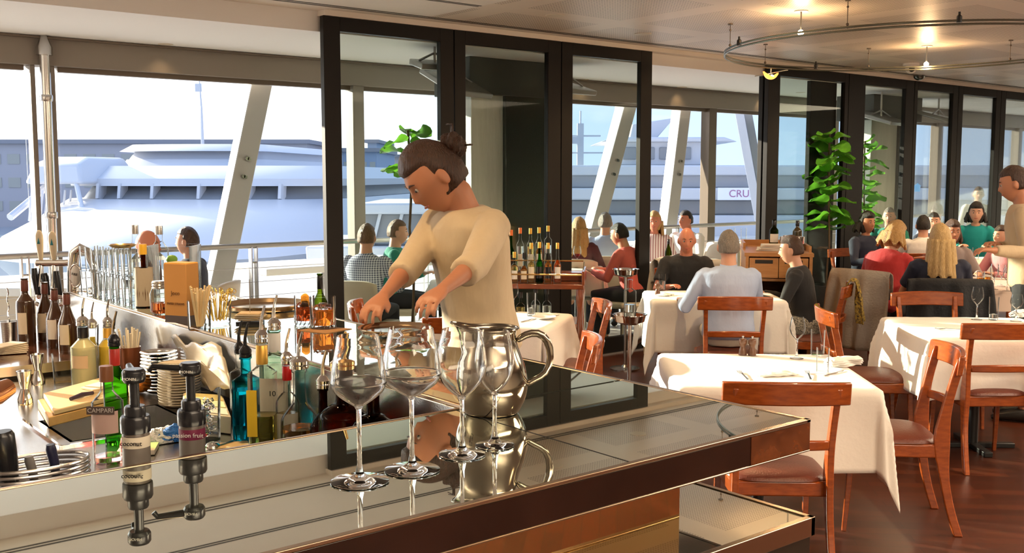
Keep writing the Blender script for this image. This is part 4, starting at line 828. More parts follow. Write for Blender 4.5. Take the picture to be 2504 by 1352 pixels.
MB().bb((-.0505, -.0355, 0), (.0505, .0355, .026)).build('carton_base_band', principled('slate carton band', (.07, .055, .06), .6), bx)
MB().bb((-.048, -.033, h), (.048, .033, h+.003)).build('carton_lid', principled('bright orange lid', (.85, .45, .06), .5), bx)
text('Joco', .022, principled('carton print brown', (.16, .07, .02), .6), bx, (.0, -.0362, h*.5), (PI/2, 0, 0), 'lettering'); text('PAPER STRAWS', .0115, principled('carton print brown', (.16, .07, .02), .6), bx, (.0, -.0362, h*.32), (PI/2, 0, 0), 'lettering')
MB().bb((-.0503, -.0345, .027), (-.0500, .0345, h-.001)).build('painted_sunlit_side', M_paper, bx)  # same carton; sunlight on this side is put into a paler colour
wb_ = MATS['kraft orange carton']
bset('bitters_bottle', 'bitters bottle with yellow cap and oversized paper label', 'flask', at(354, 750, BZ), .036, M_brown, None, top=604, lab=principled('grey tan label', (.45, .38, .28), .7), lz=(.02, .66), lw=2.6, cap=1, capm=principled('yellow cap', (.85, .48, .03), .4))
jr = thing('ribbed_jar', 'clear jar with stacked ring lid and orange red content', 'jar', at(392, 768, BZ)); MB().lathe([(0, 0), (.026, 0), (.036, .012), (.038, .08), (.03, .10), (.026, .105)], 30).build('glass_body', M_cgb, jr)
MB().lathe([(0, .004), (.022, .004), (.033, .014), (.034, .045), (0, .045)], 28).build('content', liquid('red orange', (.85, .2, .05)), jr); MB().lathe([(.026, .10), (.029, .104), (.026, .109), (.029, .114), (.026, .119), (.029, .124), (.026, .13), (0, .131)], 28).build('lid', M_steel, jr)
bset('vodka_bottle', 'clear bottle with round silver cap rising behind the tumblers, left one', 'straight', at(335, 716, BZ), .036, M_cgb, L_clear, top=556, fill=.6, cap=1, capm=M_steel)
bset('vodka_bottle', 'clear square shouldered bottle with round cap right of the bald guest', 'straight', brow(402, 4.86, BZ+.001), .042, M_cgb, L_clear, top=558, fill=.6, cap=1, capm=M_steel)
# tumblers, two tiers
tg = None; rows = [(x, y) for x in (1.44, 1.52, 1.60) for y in (4.28, 4.36, 4.44, 4.52, 4.60, 4.68, 4.76, 4.84)]
def hb(q, h, r, lab, grp):
    g = thing('highball_glass', lab, 'glass', q, 0, grp); MB().lathe([(0, 0), (r*.86, 0), (r*.88, .006), (r, h), (r*.95, h), (r*.82, .014), (0, .012)], 28).build('glass_body', M_cg, g); return g
for i, (gx, gy) in enumerate(rows):
    q = V((gx, gy, BZ+.001)); sx__ = 1252+F_PX*(q-V((0, 0, CAM_H))).dot(RT)/(q-V((0, 0, CAM_H))).dot(FW)
    if not 185 < sx__ < 338 or (q-at(335, 716, BZ)).length < .08: continue
    lab = 'clear highball glass in the crowd of glasses behind the beer taps'
    if tg is None: tg = hb(V((0, 0, 0)), .108, .036, lab, 'highball glasses on the side counter'); tg.location = q
    else: dup(tg, q)
    dup(tg, q+V((0, 0, .109)), rs.random()*3, lab, 'highball glasses on the side counter')
q = at(428, 716, BZ+.001); gb = thing('glass_jar', 'wide square glass tank behind the carton of straws', 'glass', q, VR)
MB().lathe([(0, 0), (.1, 0), (.102, zat(q, 600)-BZ), (.099, zat(q, 600)-BZ), (.097, .01), (0, .01)], 44, sq=9).build('glass_body', M_cg, gb)
lm = thing('lime', 'green lime on top of orange slices inside the glass tank', 'fruit', q+V((-.01, 0, .155))); MB().ball((0, 0, 0), (.026, .022, .02), 18, 12).build('peel', principled('lime peel', (.2, .42, .05), .4), lm)
og = thing('orange_slices', 'stack of orange slices in the glass tank', 'fruit', q+V((-.01, 0, .012)))
for k in range(6): MB().lathe([(0, .018*k), (.034, .018*k), (.036, .018*k+.008), (.034, .018*k+.016), (0, .018*k+.016)], 24).build('slice', MATS['orange peel'], og)
bw = thing('brass_bowl', 'shallow brass bowl resting on the stacked glasses', 'bowl', V((1.52, 4.60, 1.3665))); MB().lathe([(0, -.008), (.035, -.008), (.05, -.002), (.058, .006), (.060, .008), (.056, .009), (.03, -.004), (0, -.004)], 36).build('bowl', M_gold, bw)
# beer taps
fq = brow(172, 5.04, .95); bt = thing('beer_tap_tower', 'chrome beer font with two white tap handles and pipes', 'beer tap', fq, VR)
zz = lambda py: zat((fq.x, fq.y), py)-.95
def fx(px): return (px-158)/2510*(V((fq.x, fq.y, 0)).dot(FW)-CAM_H*FW.z)
MB().tube([(fx(92), 0, zz(643)), (fx(160), 0, zz(643)), (fx(180), 0, zz(640))], .016, 16).tube([(fx(92), 0, zz(722)), (fx(235), 0, zz(722))], .018, 16).build('manifold', M_chrome, bt)
for px in (100, 132, 205):
    MB().tube([(fx(px), 0, 0), (fx(px), 0, zz(645 if px < 200 else 722))], .02 if px > 200 else .012, 16).build('riser', M_chrome, bt)
for px, w in ((102, 1), (133, 1)):
    h0, h1 = zz(640), zz(562 if px < 110 else 565)
    hd = MB().tube([(fx(px), -.0, h0), (fx(px), 0, h0+.02), (fx(px)-.002, 0, (h0+h1)/2), (fx(px)-.004, 0, h1-.02), (fx(px)-.004, 0, h1)], [(.008, .008), (.011, .009), (.017, .012), (.021, .013), (.008, .006)], 20, ref=(1, 0, 0)).build('tap_handle', principled('ivory tap handle', (.74, .64, .46), .3), bt, sub=1)
    MB().add([(fx(px)-.008, -.0145, h1-.065), (fx(px)+.006, -.0145, h1-.065), (fx(px)-.001, -.0145, h1-.035)], [(0, 1, 2)]).build('handle_mark', principled('teal mark', (.02, .2, .25), .5), hd, solid=.001)
    MB().tube([(fx(px), -.03, zz(700)), (fx(px), -.005, zz(660)), (fx(px), 0, zz(645))], [.008, .012, .012], 12).build('spout', M_chrome, bt)
for px, top in ((98, 648), (122, 660), (150, 655)):
    MB().tube([(fx(px), -.03, zz(718)), (fx(px)-.01, -.03, zz(675)), (fx(px)-.012, -.03, zz(top+6))], [.013, .016, .012], 16).build('black_grip', M_blk, bt)
MB().tube([(fx(175), 0, zz(720)), (fx(178), 0, zz(650)), (fx(182), -.0, zz(618)), (fx(197), -.0, zz(606)), (fx(215), -.0, zz(614)), (fx(228), 0, zz(655)), (fx(232), 0, zz(720))], [.026, .026, .024, .022, .02, .018, .016], 20).build('swan_neck', M_chrome, bt)
bg_ = MB().ball((fx(193), -.045, zz(672)), (.024, .012, .05), 24, 16).build('badge', principled('white enamel badge', (.85, .84, .82), .2), bt); MB().tube([(fx(193)+.026*math.cos(t/12*PI), -.045, zz(672)+.052*math.sin(t/12*PI)) for t in range(25)], .005, 8).build('badge_rim', M_chrome, bt)
text('RRE', .016, M_blk, bg_, (fx(193), -.0585, zz(668)), (PI/2, .2, 0))
MB().tube([(fx(200), -.02, zz(715)), (fx(225), -.03, zz(705)), (fx(234), -.035, zz(720)), (fx(233), -.04, zz(745))], .009, 12).ball((fx(234), -.035, zz(724)), .014, 14, 10).build('drain_arm', M_chrome, bt)
MB().tube([(fx(88)+.02*i, -.04-.01*math.sin(i), zz(742)+.006*math.sin(i*2)) for i in range(9)], .01, 10).build('hoses', M_chrome, bt)
bs = thing('barspoon_beaker', 'twisted steel bar spoons in a beaker at the far left', 'bar tool', at(24, 835, .95)); MB().lathe([(0, 0), (.035, 0), (.04, .09), (.037, .09), (.033, .006), (0, .006)], 22).build('beaker', M_steel, bs); MB().tube([(.0+.003*math.sin(i*1.2), .003*math.cos(i*1.2), .01+.012*i) for i in range(20)], .003, 6).build('spoon', M_chrome, bs)
nn_ = thing('napkin_stack', 'fanned cream napkins at the left end of the back counter', 'napkins', at(12, 865, .95))
for k in range(6): MB().box((0, 0, .006+.006*k), (.16, .08, .004), .15*k-.2).build('napkin', M_paper, nn_)
# ================================================================== dining furniture
M_wood = principled('reddish chair wood', (.34, .075, .014), .2, noise_=((.23, .048, .010), 5), coat=.7, stretch=(3, 3, 12))
M_leather = principled('oxblood leather', (.125, .032, .018), .38, bump=.15, bscale=120)
M_cloth = principled('white table linen', (.84, .81, .76), .85, bump=.12, bscale=25)
M_linen = principled('white napkin linen', (.86, .84, .80), .85, bump=.3, bscale=40)
M_cream = principled('cream leather', (.60, .54, .44), .5)
def wood_chair(name, label, group='klismos style wooden dining chairs'):
    c = thing(name, label, 'chair', (0, 0, 0), 0, group)
    for s in (-1, 1):      # rear leg and stile in one sweep, local chair faces +y
        pts = [(s*.205, -.30, 0), (s*.2, -.262, .12), (s*.195, -.232, .26), (s*.19, -.215, .42), (s*.19, -.222, .55), (s*.195, -.25, .70), (s*.2, -.285, .835)]
        q = [V(p) for p in pts]; sm2 = []
        for i in range(len(q)-1):
            p0, p1, p2, p3 = q[max(i-1, 0)], q[i], q[i+1], q[min(i+2, len(q)-1)]
            for k in range(3): t = k/3; sm2.append(.5*((2*p1)+(-p0+p2)*t+(2*p0-5*p1+4*p2-p3)*t*t+(-p0+3*p1-3*p2+p3)*t**3))
        sm2.append(q[-1]); w = .019; n = len(sm2); m = MB(); vs = []
        for i, p in enumerate(sm2):
            dpt = .02+.016*math.exp(-((p.z-.44)/.12)**2)
            vs += [p+V((-w*.75, -dpt, 0)), p+V((w*.75, -dpt, 0)), p+V((w*.75, dpt, 0)), p+V((-w*.75, dpt, 0))]
        m.add(vs, [(i*4+j, i*4+(j+1) % 4, i*4+4+(j+1) % 4, i*4+4+j) for i in range(n-1) for j in range(4)]+[(3, 2, 1, 0), tuple(range(n*4-4, n*4))])
        m.build('rear_leg', M_wood, c, bevel=.005)
        MB().tube([(s*.20, .215, 0), (s*.198, .20, .22), (s*.195, .19, .43)], [(.014, .014), (.018, .018), (.021, .021)], 4, ref=(.7071, .7071, 0)).build('front_leg', M_wood, c, bevel=.003, smooth=False)
    def rail(z0, z1, hw, y0, bow, th, nm):
        k = 14; m = MB(); vs = []
        for i in range(k+1):
            u = -1+2*i/k; x = hw*u; y = y0+bow*(u*u-1)*-1*-1
            for dy, z in ((-th, z0), (th, z0), (th, z1), (-th, z1)): vs.append((x, y+dy+(z-z0)*-.12, z+(.008*(1-u*u) if z == z1 else .004*(1-u*u))))
        m.add(vs, [(i*4+j, i*4+(j+1) % 4, i*4+4+(j+1) % 4, i*4+4+j) for i in range(k) for j in range(4)]+[(3, 2, 1, 0), tuple(range(k*4, k*4+4))]); m.build(nm, M_wood, c, bevel=.006, sharp=50)
    rail(.765, .858, .255, -.262, .05, .013, 'top_rail'); rail(.575, .615, .18, -.243, .035, .011, 'lower_rail')
    MB().prism([(-.2, -.2), (.2, -.2), (.215, .21), (.12, .235), (-.12, .235), (-.215, .21)], .365, .43).build('seat_frame', M_wood, c, bevel=.008)
    MB().ball((0, .005, .432), (.215, .225, .042), 32, 12, fn=lambda d, p: V((math.copysign(abs(d.x)**.55, d.x)*.213, math.copysign(abs(d.y)**.55, d.y)*.222, p.z if p.z > 0 else p.z*.1))).build('seat_cushion', M_leather, c)
    return c
def cream_chair(name, label, group='cream upholstered terrace chairs'):
    c = thing(name, label, 'chair', (0, 0, 0), 0, group)
    MB().box((0, .0, .44), (.46, .46, .06)).build('seat', M_cream, c, bevel=.02)
    k = 12; m = MB(); m.grid(lambda u, v: V(((u-.5)*.46*(1-.12*max(0, v-.7)), -.22-.05*v-.05*(1-(2*u-1)**2), .44+.40*v-(.03*(2*u-1)**4)*v)), k, 8); m.build('backrest', M_cream, c, solid=.035)
    for x in (-.2, .2):
        for y in (-.2, .2): MB().tube([(x*1.05, y*1.05, 0), (x, y, .42)], [.013, .019], 4, ref=(.7071, .7071, 0)).build('leg', principled('cream painted leg', (.5, .44, .34), .5), c, smooth=False)
    return c
def tablecloth(name, label, c, ang, sx_, sy_, drop, z=.752, seed=1, mat=None, group=None, cat='tablecloth'):
    hx, hy = sx_/2, sy_/2; N = 72; rc = .03
    def f(u, v):
        a = (u-.5)*2*(hx+drop); b = (v-.5)*2*(hy+drop); cx = max(-hx+rc, min(hx-rc, a)); cy = max(-hy+rc, min(hy-rc, b)); dx, dy = a-cx, b-cy; L = math.hypot(dx, dy)
        if L < 1e-6: return V((a, b, z+.0015*noise.noise(V((a*9, b*9, seed)))+.0012*(abs(math.sin(a*16))**14+abs(math.sin(b*16+1))**14)))
        ex, ey = dx/L, dy/L; th = math.atan2(dy, dx); corner = min(abs(ex), abs(ey))*1.414; arc = min(L, rc*1.57)
        if L < rc*1.57: o = rc*math.sin(L/rc); zz_ = z-rc*(1-math.cos(L/rc)); dd = 0
        else: dd = L-rc*1.57; o = rc+dd*.06; zz_ = z-rc-dd*.995
        per = (cx*1.0+cy*1.3)*7+seed; fold = (.016+.03*corner)*min(1, dd/.15)*(math.sin(per*1.3+th*5)+.6*math.sin(th*9+seed))
        fold += .012*min(1, dd/.2)*noise.noise(V((cx*5+seed, cy*5, dd*2)))
        o += fold+.02*corner*dd/.3
        return V((cx+ex*o, cy+ey*o, zz_))
    o = MB().grid(f, N, N).build(name, mat or M_cloth, sharp=80, recalc=False, solid=.0015); o.location = (c[0], c[1], 0); o.rotation_euler.z = ang
    return tag(o, label, cat, group)
def table(label, c, ang, sx_, sy_, group='square tables under white cloths', z=.75):
    t = thing('dining_table', label, 'table', (c[0], c[1], 0), ang, group)
    MB().box((0, 0, z-.018), (sx_-.09, sy_-.09, .03)).build('tabletop', M_wood, t, bevel=.003)
    MB().lathe([(.03, .03), (.03, z-.035)], 16).build('leg', M_black, t)
    MB().box((0, 0, .015), (.5, .05, .03)).box((0, 0, .015), (.05, .5, .03)).build('foot', M_black, t, bevel=.004); return t
TA = -math.radians(42)
uR = V((math.cos(TA), math.sin(TA), 0)); uF = V((-math.sin(TA), math.cos(TA), 0))   # along the row, and away from the bar
T1 = V((3.99, 3.02, 0)); T2 = V((6.17, 3.05, 0)); T0 = atd(1742, 700, 8.0); T0.z = 0; T3 = V((4.14, 5.22, 0))
table('square dining table nearest the bar, with two pepper mills', T1, TA, .86, .86); tablecloth('tablecloth', 'long white tablecloth of the front table next to the bar corner', T1, TA, .91, .91, .36, seed=1, group='white tablecloths')
table('square dining table at the right edge with a fork and stemmed glasses', T2, TA, .9, .9); tablecloth('tablecloth', 'white tablecloth of the right edge table with a bright sun streak', T2, TA, .92, .92, .34, seed=4, group='white tablecloths')
table('dining table of the man in the light blue shirt', T0, TA+.03, 1.0, .70); tablecloth('tablecloth', 'white tablecloth before the bald man in black', T0, TA+.03, 1.02, .72, .38, seed=7, group='white tablecloths')
table('small dining table between the pitcher and the bottle trolley', T3, TA-.25, .8, .72); tablecloth('tablecloth', 'white tablecloth right behind the silver pitcher', T3, TA-.25, .82, .74, .34, seed=9, group='white tablecloths')
# chairs (local +y is the way one faces)
ch0 = wood_chair('dining_chair', 'wooden dining chair in the foreground, its back to the bar corner')
def put(o, p, face): o.location = (p[0], p[1], 0); o.rotation_euler.z = math.atan2(face[1], face[0])-PI/2; return o
put(ch0, (3.575, 2.64), (.67, .74))
def chairat(p, face, lab, base=None, group=None):
    o = dup(base or ch0, (p[0], p[1], 0), math.atan2(face[1], face[0])-PI/2, lab, group); return o
chairat((4.50, 2.66), (-.68, .73), 'dark shining wooden chair turned sideways at the front table\'s right side')
chairat((5.90, 2.88), (.62, .78), 'wooden chair at the right picture edge with its back to us')
chairat((5.72, 3.50), (.72, -.69), 'wooden chair with orange lit back rail between the two front tables')
chairat((6.63, 3.52), (-.62, -.78), 'wooden chair facing us behind the right edge table')
chairat((4.43, 4.96), (-.84, .54), 'wooden chair seen edge-on with sunlit rail before the glass door')
chairat((3.35, 3.93), (-.80, .60), 'low wooden chair peeking above the bar counter right of the pitcher handle')
chairat((3.62, 5.62), (.8, -.6), 'wooden chair at the waitress\'s elbow before the first glass door')
q = at(1140, 775, .86); chairat((q.x+.16, q.y+.2), (.63, .78), 'wooden chair mostly hidden behind the waitress, only the end of its rail in view')
# round table and its company
RT_ = atd(2402, 700, 8.95); RT_.z = 0; t = thing('round_table', 'round dining table of the woman in the red sweater', 'table', RT_); MB().lathe([(0, .72), (.6, .72), (.6, .748), (0, .748)], 48).build('tabletop', principled('pinkish table cloth', (.52, .42, .36), .8), t); MB().lathe([(.3, 0), (.3, .02), (.04, .05), (.04, .72)], 24).build('leg', M_black, t)
MB().lathe([(.612, .58), (.606, .66), (.604, .75), (.0, .751)], 64).build('cloth', principled('pinkish table cloth', (.52, .42, .36), .8), t)
T6 = atd(2412, 700, 11.5); T6.z = 0; table('far dining table before the man in the teal top', T6, TA, 1.0, .8); tablecloth('tablecloth', 'far white tablecloth with folded napkin and glass', T6, TA, 1.02, .82, .3, seed=12, group='white tablecloths')
# terrace tables
for c, a, sx_, sy_, lab in [((7.06, 7.63), TA, .52, .52, 'terrace table with the glass of red wine'), ((8.5, 7.45), 0, 1.1, .5, 'long terrace table with the green bottle between the parties'), ((9.82, 7.76), 0, .7, .45, 'terrace table with upturned glasses behind the counter cabinet'), ((5.45, 7.35), 0, .45, .5, 'terrace table beside the man in the checked shirt')]:
    zt_ = .902 if 'upturned' in lab else .75
    table(lab, c, a, sx_, sy_, 'terrace tables', z=zt_); tablecloth('tablecloth', 'white cloth of the '+lab, c, a, sx_+.02, sy_+.02, .25, z=zt_+.002, seed=c[0], group='white terrace tablecloths')
cc0 = cream_chair('terrace_chair', 'cream upholstered chair of the man in the checked shirt')
put(cc0, (8.2, 7.1), (.4, 1))
cc0['label'] = 'empty cream terrace chair behind the gap between the doors'
# draped garments
def drape(name, lab, p, face, m, w=.46, front=.18, back=.5, z=.885, seed=0, cat='jacket', yb=-.28):
    def f(u, v):
        s = (v*(front+back+.06)); x = (u-.5)*w*(1+.25*max(0, s-front-.06))
        if s < front: y = yb+.034; zz_ = z-(front-s)
        elif s < front+.06: a = (s-front)/.06*PI; y = yb+.03*math.cos(a); zz_ = z+.03*math.sin(a)
        else: y = yb-.03-(s-front-.06)*.12; zz_ = z-(s-front-.06)
        y += (.02*math.sin(u*17+seed+s*4)+.012*math.sin(u*31+seed))*min(1, max(0, s-front-.03)*6)*-1
        y -= .052*(1-min(1, abs(2*u-1)*w/.5)**2)+(0 if s > front else -.006)
        return V((x, y, zz_-.012*abs(2*u-1)**3))
    o = MB().grid(f, 40, 30).build(name, m, sharp=80, solid=.008, recalc=False); o.location = (p[0], p[1], 0); o.rotation_euler.z = math.atan2(face[1], face[0])-PI/2; return tag(o, lab, cat)
M_greyj = principled('grey felt', (.40, .37, .33), .9, bump=.3, bscale=60); M_blackj = principled('black cotton', (.018, .02, .025), .85, bump=.3, bscale=50); M_whitej = principled('off white jacket', (.50, .48, .44), .85, bump=.4, bscale=25)
# small tableware
def mill(p, z, lab, rz=0):
    m = thing('pepper_mill', lab, 'mill', (p[0], p[1], z), rz, 'small wooden mills'); MB().lathe(smoothprof([(.020, 0), (.021, .004), (.018, .03), (.0135, .045), (.018, .058), (.0205, .064), (.0205, .078), (.016, .086), (.004, .088)], 3), 24).lathe([(0, 0), (.02, 0)], 24).build('body', principled('olive brown mill wood', (.13, .055, .025), .35, coat=.5), m)
    MB().ball((0, 0, .096), .006, 10, 8).tube([(0, 0, .08), (0, 0, .095)], .003, 8).build('knob', M_chrome, m); return m
q = at(1816, 868, .753); mill(q, .753, 'left one of the two brown mills on the front table'); q = at(1839, 869, .753); mill(q, .753, 'right one of the two brown mills on the front table'); q = at(1608, 720, .753); mill(q, .753, 'single brown mill on the table before the bald man')
def stem(px, py, top, lab, rb=.035, z=.753, wine=None, grp='stemmed glasses on the dining tables'): return wineglass('wine_glass', lab, px, py, z, top, rb, .034, grp, wine, 1)
stem(1948, 877, 775, 'stemmed wine glass on the front table right of the mills', .039)
def tumbler(px, py, top, lab, r=.03, z=.753, fill=None, grp='tumblers on the dining tables', m_l=None):
    q = at(px, py, z); h = zat(q, top)-z; g = thing('tumbler', lab, 'glass', q, 0, grp); MB().lathe([(0, 0), (r*.9, 0), (r*.92, .006), (r, h), (r*.95, h), (r*.86, .012), (0, .01)], 28).build('glass_body', M_cg, g)
    if fill: MB().lathe([(0, .012), (r*.86, .013), (r*.92, h*fill), (0, h*fill)], 24).build('drink', m_l or L_clear, g)
    return g
tumbler(1999, 868, 806, 'stemless glass behind the water tumbler on the front table', .036, fill=None); tumbler(2011, 912, 850, 'plain water tumbler on the front table before the napkin', .03)
stem(2388, 782, 702, 'left stemmed wine glass on the right edge table', .037); stem(2484, 786, 720, 'stemmed wine glass at the picture\'s right edge', .038); tumbler(2429, 782, 726, 'straight tumbler between the two stemmed glasses at the right', .03, fill=.25)
stem(1654, 695, 652, 'stemmed glass in front of the bald man', .034); tumbler(1619, 711, 670, 'water tumbler beside the single mill', .029, fill=.6)
stem(1256, 762, 694, 'taller stemmed glass on the small table behind the pitcher', .034); stem(1240, 775, 712, 'lower stemmed glass on the small table behind the pitcher', .03); tumbler(1299, 772, 716, 'half full tumbler on the small table behind the pitcher', .03, fill=.35)
q = at(1411, 655, .753); g = stem(1411, 655, 602, 'glass of red wine on the terrace table', .042, wine=L_red)
for px, py, top, lab, z_ in [(1790, 591, 557, 'left upturned glass on the far terrace table', .905), (1818, 592, 558, 'right upturned glass on the far terrace table', .905)]: tumbler(px, py, top, lab, .034, z=z_, grp='glasses on the terrace tables')
q = V((5.42, 7.3, .753)); g = wineglass('wine_glass', 'stemmed glass beside the waitress\'s sleeve', 0, 0, .753, 640, .034, .034, 'glasses on the terrace tables', base=q, shape=1)
for px, py, top, lab, f in [(2397, 702, 663, 'amber drink in a tumbler on the round table', .6), (2414, 700, 668, 'slim amber drink beside the tumbler on the round table', .7)]: tumbler(px, py, top, lab, .032, fill=f, m_l=L_amber, grp='amber drinks on the round table')
for px, py, top, lab in [(2430, 708, 645, 'stemmed glass beside the amber drinks'), (2462, 712, 655, 'stemmed glass nearest the waiter on the round table'), (2448, 700, 648, 'stemmed glass furthest back on the round table')]: stem(px, py, top, lab, .034)
tumbler(2385, 635, 605, 'clear tumbler on the far table by the teal top', .035)
# forks, knives, napkins, plates
def fork(px, py, z, ang, lab):
    f = thing('fork', lab, 'fork', at(px, py, z+.004), ang, 'forks on the white cloths')
    m = MB().tube([(-.10, 0, 0), (-.03, 0, .002), (.03, 0, .005), (.045, 0, .003)], [(.002, .006), (.0015, .004), (.0015, .004), (.0015, .011)], 8, ref=(0, 0, 1))
    for y in (-.009, -.003, .003, .009): m.tube([(.043, y, .003), (.07, y, .001), (.092, y, .005)], .0014, 6)
    m.build('fork_body', M_chrome, f); return f
fork(1818, 918, .753, .9, 'fork at the left place of the front table'); fork(2325, 805, .753, 2.4, 'fork on the right edge table by the chair rail'); fork(1978, 918, .753, .7, 'fork at the right place of the front table')
def knife(px, py, z, ang, lab):
    f = thing('knife', lab, 'knife', at(px, py, z+.003), ang, 'knives on the white cloths'); MB().tube([(-.1, 0, 0), (0, 0, 0)], [(.003, .006), (.0025, .005)], 10, ref=(0, 0, 1)).build('handle', M_chrome, f); MB().tube([(0, 0, 0), (.07, 0, 0), (.1, .003, 0)], [(.001, .008), (.001, .008), (.0008, .002)], 8, ref=(0, 0, 1)).build('blade', M_chrome, f)
knife(2040, 912, .753, .1, 'knife right of the folded napkin on the front table'); knife(1290, 783, .753, .4, 'knife on the small table behind the pitcher')
def napkin(px, py, z, ang, lab, s=.1, kind=0):
    n_ = thing('napkin', lab, 'napkin', at(px, py, z+.002), ang, 'folded white napkins')
    if kind: 
        for k in range(4): MB().grid(lambda u, v: V(((u-.5)*s*2, (v-.5)*s*.8+.01*math.sin(u*9+k), .006+.009*k+.012*math.sin(v*PI)+.006*noise.noise(V((u*4, v*4, k))))), 14, 8).build('fold', M_linen, n_, solid=.004)
    else: MB().grid(lambda u, v: V(((u-.5)*s*2, (v-.5)*s*1.3, .004+.012*math.sin(v*PI)*math.sin(u*PI)+.006*noise.noise(V((u*5, v*4, px))))), 18, 12).build('fold', M_linen, n_, solid=.005)
    return n_
napkin(1890, 915, .753, -.5, 'flat napkin between the two forks of the front table', .09); napkin(2062, 895, .753, -.3, 'rolled napkin at the right rim of the front table', .085, 1); napkin(2490, 775, .753, .1, 'rolled napkin at the right edge table', .07, 1); napkin(1335, 772, .753, .2, 'napkin beside the half full tumbler', .08); napkin(1625, 722, .753, .2, 'open menu like napkin in the blue shirted man\'s hand', .07)
def dplate(px, py, z, r, lab): p = MB().lathe([(0, .003), (r*.6, .001), (r, .016), (r, .019), (r*.6, .006), (0, .006)], 40).build('plate', principled('white china', (.8, .79, .76), .2)); p.location = at(px, py, z); tag(p, lab, 'plate', 'white plates on the tables')
dplate(1330, 780, .753, .08, 'side plate on the small table behind the pitcher')
dplate(1568, 645, .753, .09, 'plate on the terrace table near the woman in stripes')
# bottles on tables
bset('wine_bottle', 'green wine bottle on the long terrace table', 'burg', at(1634, 644, .754), .036, glassy('green wine glass', (.25, .32, .05), 1.1, edge=.6), top=585, group='green bottles', neck=M_blk)
# steel bucket stands
def bucket(p, z, lab, full=True):
    s = thing('bucket_stand', lab, 'stand', (p[0], p[1], 0), 0, 'steel table side stands'); MB().lathe([(.13, 0), (.13, .012), (.03, .02), (.013, .04), (.013, z-.02)], 28).build('pole', M_steel, s)
    MB().lathe([(0, z-.03), (.05, z-.03), (.095, z-.01), (.105, z+.03), (.115, z+.034), (.115, z+.038), (.10, z+.034), (.09, z-.005), (0, z-.02)], 36).build('bowl', M_chrome, s); return s
sp_ = V((4.72, 4.61, 0)); sp_ = atd(1541, 700, 6.7); sp_.z = 0; bucket(sp_, zat(sp_, 782), 'steel bowl stand with a water bottle, nearer one')
b2 = V((6.35, 6.25, 0)); bucket(b2, zat(b2, 668), 'steel bowl stand standing further back')
w = sp_+V((0, 0, zat(sp_, 782)-.008)); bset('water_bottle', 'clear glass water bottle standing in the steel bowl stand', 'gin', w, .04, M_cgb, L_clear, top=683, fill=.4)
# wine bucket by the black frame
q = atd(783, 740, 4.9); wk = thing('wine_cooler', 'small steel wine cooler behind the cocktails', 'cooler', (q.x, q.y, .82)); MB().lathe([(0, 0), (.05, 0), (.065, .16), (.06, .16), (.047, .008), (0, .008)], 28).build('bucket', M_steel, wk)
bset('wine_bottle', 'slanting green bottle neck in the wine cooler behind the cocktails', 'wine', V((q.x, q.y, .84)), .035, glassy('green wine glass', (.25, .32, .05), 1.1, edge=.6), top=668, neck=M_blk, group='green bottles')
wt = thing('side_table', 'small service table under the wine cooler', 'table', (q.x, q.y, 0)); MB().lathe([(0, .79), (.2, .79), (.2, .818), (0, .818)], 32).build('tabletop', M_wood, wt); MB().lathe([(.15, 0), (.15, .02), (.02, .04), (.02, .79)], 24).build('leg', M_black, wt)

# ---- bottle trolley
TP = V((4.70, 5.74, 0)); tr_a = TA-.05
trp = thing('bottle_trolley', 'reddish wooden drinks trolley with a brass gallery, full of whisky bottles', 'trolley', (TP.x, TP.y, 0), tr_a)
ztop = zat((4.70, 5.6), 690); 
c_, s_ = math.cos(tr_a), math.sin(tr_a)
M_tw = principled('mahogany trolley wood', (.22, .055, .018), .25, coat=.8, noise_=((.15, .035, .012), 6))
MB().box((0, 0, ztop-.02), (1.0, .42, .035)).build('shelf', M_tw, trp, bevel=.006); MB().box((0, 0, ztop-.30), (.96, .4, .03)).build('shelf', M_tw, trp, bevel=.006); MB().box((0, 0, .25), (.96, .4, .03)).build('shelf', M_tw, trp, bevel=.006); MB().box((0, .1, ztop+.03), (.96, .16, .06)).build('riser', M_tw, trp, bevel=.003)
for x in (-.47, .47):
    for y in (-.18, .18): MB().lathe(smoothprof([(.02, .04), (.026, .1), (.018, .2), (.028, .3), (.02, .5), (.026, ztop-.32), (.02, ztop-.2), (.028, ztop-.1), (.024, ztop-.03)], 3), 16, (x, y, 0)).ball((x, y, .03), .03, 12, 8).build('leg', M_tw, trp)
MB().tube([(-.49, .2, ztop+.12), (-.49, -.2, ztop+.065), (.49, -.2, ztop+.065), (.49, .2, ztop+.12)], .006, 8).tube([(-.49, -.03, ztop+.15), (.49, -.03, ztop+.15)], .005, 8).build('gallery_rail', M_gold, trp)
MB().box((.495, 0, ztop+.04), (.02, .42, .1)).build('gallery_end', M_tw, trp, bevel=.004)
def tp(px, ly, z):   # spot on the trolley under photo column px, ly back from its middle
    base = V((TP.x, TP.y, 0))+V((-s_, c_, 0))*ly; d_ = V((c_, s_, 0)); best = None
    rx = lambda P_: 1252+F_PX*((P_-V((0, 0, CAM_H))).dot(RT))/((P_-V((0, 0, CAM_H))).dot(FW))
    lo, hi = -1.5, 1.5
    for _ in range(40):
        m_ = (lo+hi)/2
        if rx(base+d_*m_+V((0, 0, z))) < px: lo = m_
        else: hi = m_
    return base+d_*lo+V((0, 0, z))
